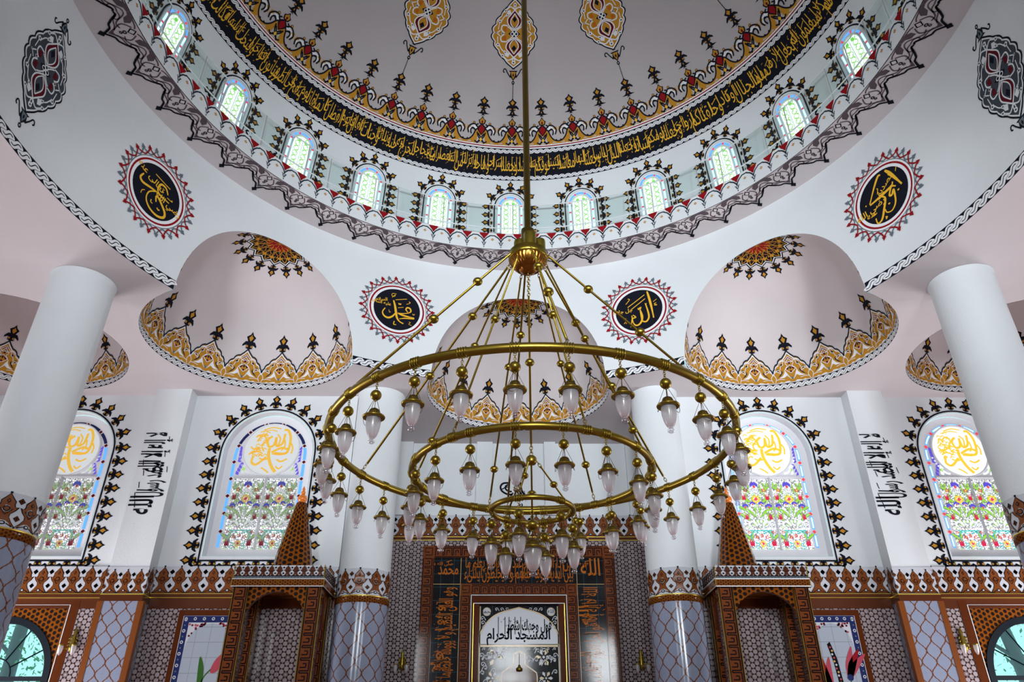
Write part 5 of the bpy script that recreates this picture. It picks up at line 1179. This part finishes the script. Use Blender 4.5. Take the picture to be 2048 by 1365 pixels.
# ------------------------------------------------------------------ flower tile panels
def tile_panel(x0, x1, left):
    cx = (x0+x1)/2; w = (x1-x0)/2; e = empty('flower_tile_panel', (cx, YF-.04, -1.6), label='tile picture of a pink tulip in a blue border beside the left pulpit' if left else 'tile picture of red tulips in a blue border beside the right pulpit', cat='tile panel')
    b = MB(); T = zf(3.86)
    box(b, -w, w, -.03, .02, .4, T, 'panel_brown_tile'); b.build('brown_frame', parent=e)
    b = MB(); box(b, -w+.14, w-.14, -.045, .0, .5, T-.14, 'blue_tile'); m = Motif(); m.stroke([(-w+.15, .5), (-w+.15, T-.15), (w-.15, T-.15), (w-.15, .5)], .015, 'white_tile', 1)
    for s in (-1, 1):
        for i in range(14): m.ring(s*(w-.22), T-.24-i*.27, .02, .042, 'white_tile', 2, 8); m.disc(s*(w-.22), T-.375-i*.27, .02, 'grey_paint', 2, 6)
    for i in range(7): m.ring(-w+.22+i*(2*w-.44)/6, T-.22, .02, .042, 'white_tile', 2, 8)
    stamp(b, m, f_plane((0, -.045, 0))); b.build('blue_border', parent=e)
    b = MB(); iw = w-.31; box(b, -iw, iw, -.055, .0, .6, T-.31, 'white_tile'); m = Motif()
    ar = [(-iw, .6), (-iw, T-1.0), (-iw*.9, T-.72), (-iw*.62, T-.46), (0, T-.33), (iw*.62, T-.46), (iw*.9, T-.72), (iw, T-1.0), (iw, .6)]
    A = ar[:2]+[tuple(p) for p in cr(ar[1:-1], 4)][1:-1]+ar[-2:]; m.poly(A, 'panel_white_tile', 1)
    for s in (-1, 1):
        for i in range(16): x = iw*(.30+.68*rng.random()); z = T-.33-.40*(x/iw)**2*rng.random(); m.disc(s*x, z, .028, 'pink_glaze' if i % 2 else 'maroon_paint', 1, 6)
    stamp(b, m, f_plane((0, -.055, 0)))
    m = Motif(); g = 'green_glaze'
    if left:
        m.poly(cr([(-.12, 2.60-.0), (-.02, 2.95), (-.06, 3.25), (-.16, 3.55+.75), (-.03, 4.05+.1), (.02, 3.8), (-.0, 3.2), (.06, 2.6)], 4, True), g, 2)
        m.stroke(cr([(-.04, 3.5), (.02, 3.85), (.17, 4.05)], 5), .03, g, 2); m.poly(cr([(.16, 4.0), (.30, 3.98), (.45, 4.18), (.62, 4.42), (.50, 4.36), (.56, 4.50), (.44, 4.38), (.40, 4.42), (.24, 4.26)], 4, True), 'pink_glaze', 2)
        m.poly(cr([(0, 3.55), (.10, 3.62), (.12, 3.3), (.26, 3.05), (.38, 3.0), (.22, 2.98), (.06, 3.2)], 4, True), g, 2); m.poly(cr([(-.40, 3.3), (-.50, 2.9), (-.56, 2.6), (-.48, 2.6), (-.44, 3.0)], 4, True), g, 2)
        m.disc(.62, 3.45, .30, 'dark_tile', 2, 20, .42)
        for i in range(14): a = i*2.4; m.disc(.62+.18*cos(a)*((i % 3)+1)/3, 3.45+.28*sin(a)*((i % 3)+1)/3, .045, ('pink_glaze', 'white_tile', 'green_glaze')[i % 3], 3, 7)
    else:
        m.poly([(-.20, 4.62), (-.12, 4.68), (-.02, 4.30), (.12, 2.6), (-.0, 2.6), (-.06, 3.4), (-.12, 4.2)], 'dark_tile', 2)
        for i in range(22): m.disc(-.14+.22*i/22+.02*(i % 2), 4.55-1.8*i/22, .028, ('pink_glaze', 'gold_glaze', 'white_tile')[i % 3], 3, 6)
        for x, z, a in ((-.30, 3.62, .15), (.22, 3.88, -.5)):
            for t in (-.32, 0, .32): c, s_ = cos(a+t*.8), sin(a+t*.8); m.poly([(x+px_*c-py_*s_, z+px_*s_+py_*c) for px_, py_ in cr([(-.07, 0), (-.12, .3), (0, .72), (.06, .3), (.07, 0)], 4)], 'pink_glaze' if t else 'red_paint', 2)
            m.disc(x, z-.03, .08, 'blue_tile', 3, 8)
            m.stroke(cr([(x, z-.1), (x*.6, z-.5), (-.05, z-1.1)], 4), .025, g, 2)
        m.poly(cr([(.0, 3.1), (.2, 3.5), (.42, 3.66), (.16, 3.3), (.04, 2.7)], 4, True), g, 2); m.poly(cr([(-.2, 2.7), (-.34, 3.2), (-.28, 3.3), (-.16, 3.0), (-.1, 2.7)], 4, True), g, 2)
    stamp(b, m, f_plane((0, -.055, 0))); b.build('flower_picture', parent=e)
tile_panel(-8.32, -6.50, True); tile_panel(7.52, 9.12, False)

# ------------------------------------------------------------------ wall sconces
def sconce(x, y, label):
    e = empty('wall_sconce', (x, y, 3.0), label=label, cat='wall lamp')
    b = MB(); lathe(b, [(0, -.16), (.04, -.14), (.07, -.04), (.05, .06), (.06, .14), (.03, .24), (.045, .32), (0, .46)], 'brass', 12, c=(0, 0, 0))
    for s in (-1, 1):
        for k in range(4): tube(b, [(s*(.05+.012*j), -.01, .08*k-.05+.03*sin(j*1.2)) for j in range(6)], .014, 'brass', 5)
    b.build('back_plate', parent=e)
    for s in (-1, 1):
        b = MB(); tube(b, cr([(0, -.05, .0), (s*.08, -.14, -.10), (s*.16, -.20, -.06), (s*.17, -.20, .0)], 5) if False else [(0, -.05, 0), (s*.06, -.12, -.08), (s*.12, -.18, -.09), (s*.16, -.20, -.04)], .014, 'brass', 6)
        lathe(b, [(.02, -.05), (.07, -.01), (.06, .01)], 'brass', 12, c=(s*.16, -.20, 0)); arm = b.build('arm', parent=e)
        b = MB(); lathe(b, [(.055, 0), (.06, -.08), (.045, -.18), (.02, -.24), (.0, -.25)], 'frosted_glass', 14, c=(s*.16, -.20, -.0)); b.build('glass_shade', parent=arm)
sconce(-10.82, YF-.06, 'small brass wall lamp with glass cups beside the left low arched window'); sconce(11.62, YF-.06, 'small brass wall lamp with glass cups beside the right low arched window')
sconce(-3.0, 23.74, 'brass wall lamp on the rosette tiles left of the prayer niche'); sconce(4.02, 23.74, 'brass wall lamp on the rosette tiles right of the prayer niche')

# ------------------------------------------------------------------ chandelier
ch = empty('chandelier', (AX, AY, 0), label='huge brass chandelier of three rings hung with frosted glass lamps', cat='chandelier')
b = MB(); tube(b, [(0, 0, 7.9), (0, 0, 21.45)], .058, 'brass', 12); lathe(b, [(.0, 21.3), (.3, 21.35), (.34, 21.5)], 'brass', 20); b.build('pole', parent=ch)
b = MB(); lathe(b, [(0, 7.70), (.10, 7.70), (.115, 7.73), (.115, 8.08), (.06, 8.10), (0, 8.10)], 'brass', 24); b.build('pole_cup', parent=ch)
b = MB(); n = 120; prof = [(.02, 7.20), (.08, 7.21), (.14, 7.245), (.155, 7.27), (.17, 7.265), (.24, 7.33), (.285, 7.40), (.30, 7.45)]
V = []
for i in range(n):
    a = 2*PI*i/n
    for j, (r, z) in enumerate(prof): g = 1+.035*cos(30*a)*(1 if 3 < j < 7 else 0)+.05*cos(8*a)*(1 if j in (1, 2) else 0); V.append((r*g*cos(a), r*g*sin(a), z))
k = len(prof); b.add(V, [(i*k+j, ((i+1) % n)*k+j, ((i+1) % n)*k+j+1, i*k+j+1) for i in range(n) for j in range(k-1)], 'copper_brass', smooth=True)
lathe(b, [(.30, 7.45), (.325, 7.46), (.33, 7.50), (.325, 7.54), (.31, 7.56), (.32, 7.59), (.29, 7.62), (.0, 7.66)], 'brass', 48); b.build('hub', parent=ch)
for i, (x, y) in enumerate(((.19, .02), (-.13, .04), (.03, -.18))):
    b = MB(); lathe(b, [(0, 7.56), (.10, 7.56), (.105, 7.60), (.105, 7.86), (.10, 7.88), (0, 7.88)], 'brass', 20, c=(x, y, 0)); b.build('hub_cup', parent=ch)
def chain(mb, p, q, r=.006, n=None, m='brass'):
    p = np.array(p, float); q = np.array(q, float); L = np.linalg.norm(q-p); n = n or max(2, int(L/.035)); d = (q-p)/L
    u = np.cross(d, [0.3, .9, .1]); u /= np.linalg.norm(u); w = np.cross(d, u)
    for i in range(n):
        c = p+(q-p)*(i+.5)/n; s = u if i % 2 else w; h = L/n*.68
        tube(mb, [c+d*h*cos(t)+s*r*2.0*sin(t) for t in np.linspace(0, 2*PI, 9)[:-1]], r*.55, m, 4, closed=True)
def make_ring(R, z, r, azs, extra, name):
    b = MB(); tube(b, [(R*sin(t), R*cos(t), z) for t in np.linspace(0, 2*PI, 145)[:-1]], r, 'brass', 16, closed=True); o = b.build(name, parent=ch)
    c = MB()
    for k in (-1.6, -.55, .55, 1.6):
        t = k*.028/R; tube(c, [((R+(r+.004)*cos(s))*sin(t), (R+(r+.004)*cos(s))*cos(t), z+(r+.004)*sin(s)) for s in np.linspace(0, 2*PI, 15)[:-1]], .009, 'brass', 5, closed=True)
    c0 = c.build('collar', parent=o)
    for i, a in enumerate(list(azs)+list(extra)):
        k = c0 if i == 0 else c0.copy()
        if i: COL.objects.link(k)
        k.rotation_euler = (0, 0, -rad(a))
Z1, Z2, Z3 = 4.155, 3.736, 3.22
A1 = [-174.6+12*k for k in range(30)]; A2 = [-171.5+20*k for k in range(18)]; A3 = [-160+60*k for k in range(6)]
R1 = [173.4-60*k for k in range(6)]; R2 = [-142, -82, -22, 38, 98, 158]
make_ring(2.84, Z1, .055, A1, [], 'large_ring'); make_ring(1.665, Z2, .050, A2, R2, 'middle_ring'); make_ring(.56, Z3, .037, A3, [], 'small_ring')
def rod(p, q, balls, r=.018, rb=.075, name='rod'):
    p = np.array(p); q = np.array(q); b = MB(); d = (q-p)/np.linalg.norm(q-p); tube(b, [p+d*.10, q-d*.14], r, 'brass', 8); chain(b, p, p+d*.12, .010, 2); chain(b, q-d*.16, q, .010, 3); o = b.build(name, parent=ch)
    for t in balls: c = MB(); ball(c, tuple(p+(q-p)*t), rb, 'brass', 16, 10, .85, gad=0); c.build('ball', parent=o)
for a in R1: t = rad(a); rod((.31*sin(t), .31*cos(t), 7.50), (2.84*sin(t), 2.84*cos(t), Z1+.055), (.27, .56))
for a in R2: t = rad(a); rod((.27*sin(t), .27*cos(t), 7.40), (1.665*sin(t), 1.665*cos(t), Z2+.05), (.42, .85), r=.015, rb=.066)
b = MB(); chain(b, (0, 0, 7.20), (0, 0, 6.75), .012, 10); tube(b, [(0, 0, 6.75), (0, 0, 4.20)], .017, 'brass', 8); chain(b, (0, 0, 4.20), (0, 0, 4.02), .012, 4); cr_ = b.build('centre_rod', parent=ch)
c = MB(); ball(c, (0, 0, 5.53), .072, 'brass', 16, 10, .85); c.build('ball', parent=cr_)
b = MB(); lathe(b, [(0, 3.88), (.06, 3.89), (.075, 3.92), (.075, 3.98), (.05, 4.01), (0, 4.03)], 'brass', 20); b.build('small_hub', parent=ch)
b = MB(); tube(b, [(0, 0, 3.88), (0, 0, 2.95)], .013, 'brass', 8); lr = b.build('centre_rod', parent=ch); c = MB(); ball(c, (0, 0, 3.46), .062, 'brass', 16, 10, .7); c.build('ball', parent=lr)
for a in (-160+0, -40, 80): t = rad(a); rod((.07*sin(t), .07*cos(t), 3.95), (.56*sin(t), .56*cos(t), Z3+.05), (.5,), r=.013, rb=.055)
def make_lamp():
    b = MB(); V = []; n = 48; prof = [(.0, -.415), (.028, -.418), (.050, -.432), (.062, -.462), (.067, -.500), (.070, -.515)]
    for i in range(n):
        a = 2*PI*i/n
        for j, (r, z) in enumerate(prof): g = 1+.05*cos(16*a)*(1 if 0 < j < 5 else 0); V.append((r*g*cos(a), r*g*sin(a), z))
    k = len(prof); b.add(V, [(i*k+j, ((i+1) % n)*k+j, ((i+1) % n)*k+j+1, i*k+j+1) for i in range(n) for j in range(k-1)], 'dark_brass', smooth=True)
    lathe(b, [(.068, -.512), (.100, -.508), (.122, -.512), (.131, -.523), (.127, -.536), (.112, -.541), (.088, -.536)], 'brass', 32); lathe(b, [(.03, -.44), (.034, -.50), (.03, -.60), (.0, -.61)], 'dark_brass', 12)
    lamp = b.build('lamp', parent=ch)
    b = MB(); ball(b, (0, 0, -.245), .064, 'brass', 24, 14, 1.0, gad=24); ball(b, (0, 0, -.315), .014, 'brass', 8, 6); b.build('ball', parent=lamp)
    b = MB(); chain(b, (0, 0, -.050), (0, 0, -.185), .008, 5); tube(b, [(0, 0, -.31), (0, 0, -.42)], .004, 'dark_brass', 5)
    for i in range(4):
        a = rad(45+90*i); tube(b, [(.018*cos(a), .018*sin(a), -.300), (.118*cos(a), .118*sin(a), -.520)], .0032, 'dark_brass', 4)
    for a0 in (20, 200): tube(b, [(.120*cos(rad(a0+u*12)), .120*sin(rad(a0+u*12)), -.535-.065*sin(PI*u/6)) for u in range(7)], .0032, 'dark_brass', 4)
    b.build('chain', parent=lamp)
    b = MB(); lathe(b, [(.083, -.538), (.086, -.58), (.082, -.64), (.070, -.70), (.054, -.748), (.040, -.774), (.030, -.784)], 'frosted_glass', 28); b.build('glass_shade', parent=lamp)
    b = MB(); lathe(b, [(.028, -.782), (.020, -.792), (.028, -.802), (.039, -.820), (.037, -.838), (.020, -.852), (0, -.855)], 'knob_glass', 14); b.build('glass_knob', parent=lamp)
    return lamp
glass_mat('knob_glass', (0.92, 0.90, 0.92), 0.30, 0.02)
lamp0 = make_lamp(); first = True
def hang(R, a, z, s=1.0, rot=None):
    global first
    o = lamp0 if first else copy_tree(lamp0, ch); first = False
    o.location = (R*sin(rad(a)), R*cos(rad(a)), z); o.rotation_euler = (0, 0, rad(37*a % 360) if rot is None else rot); o.scale = (s, s, s); return o
for a in A1: hang(2.84, a, Z1)
for a in A2: hang(1.665, a, Z2+.01, .96)
for a in A3: hang(.56, a, Z3+.03, 1.0)
big = hang(0, 0, 3.29, 1.4); big.scale = (1.4, 1.4, 1.12)
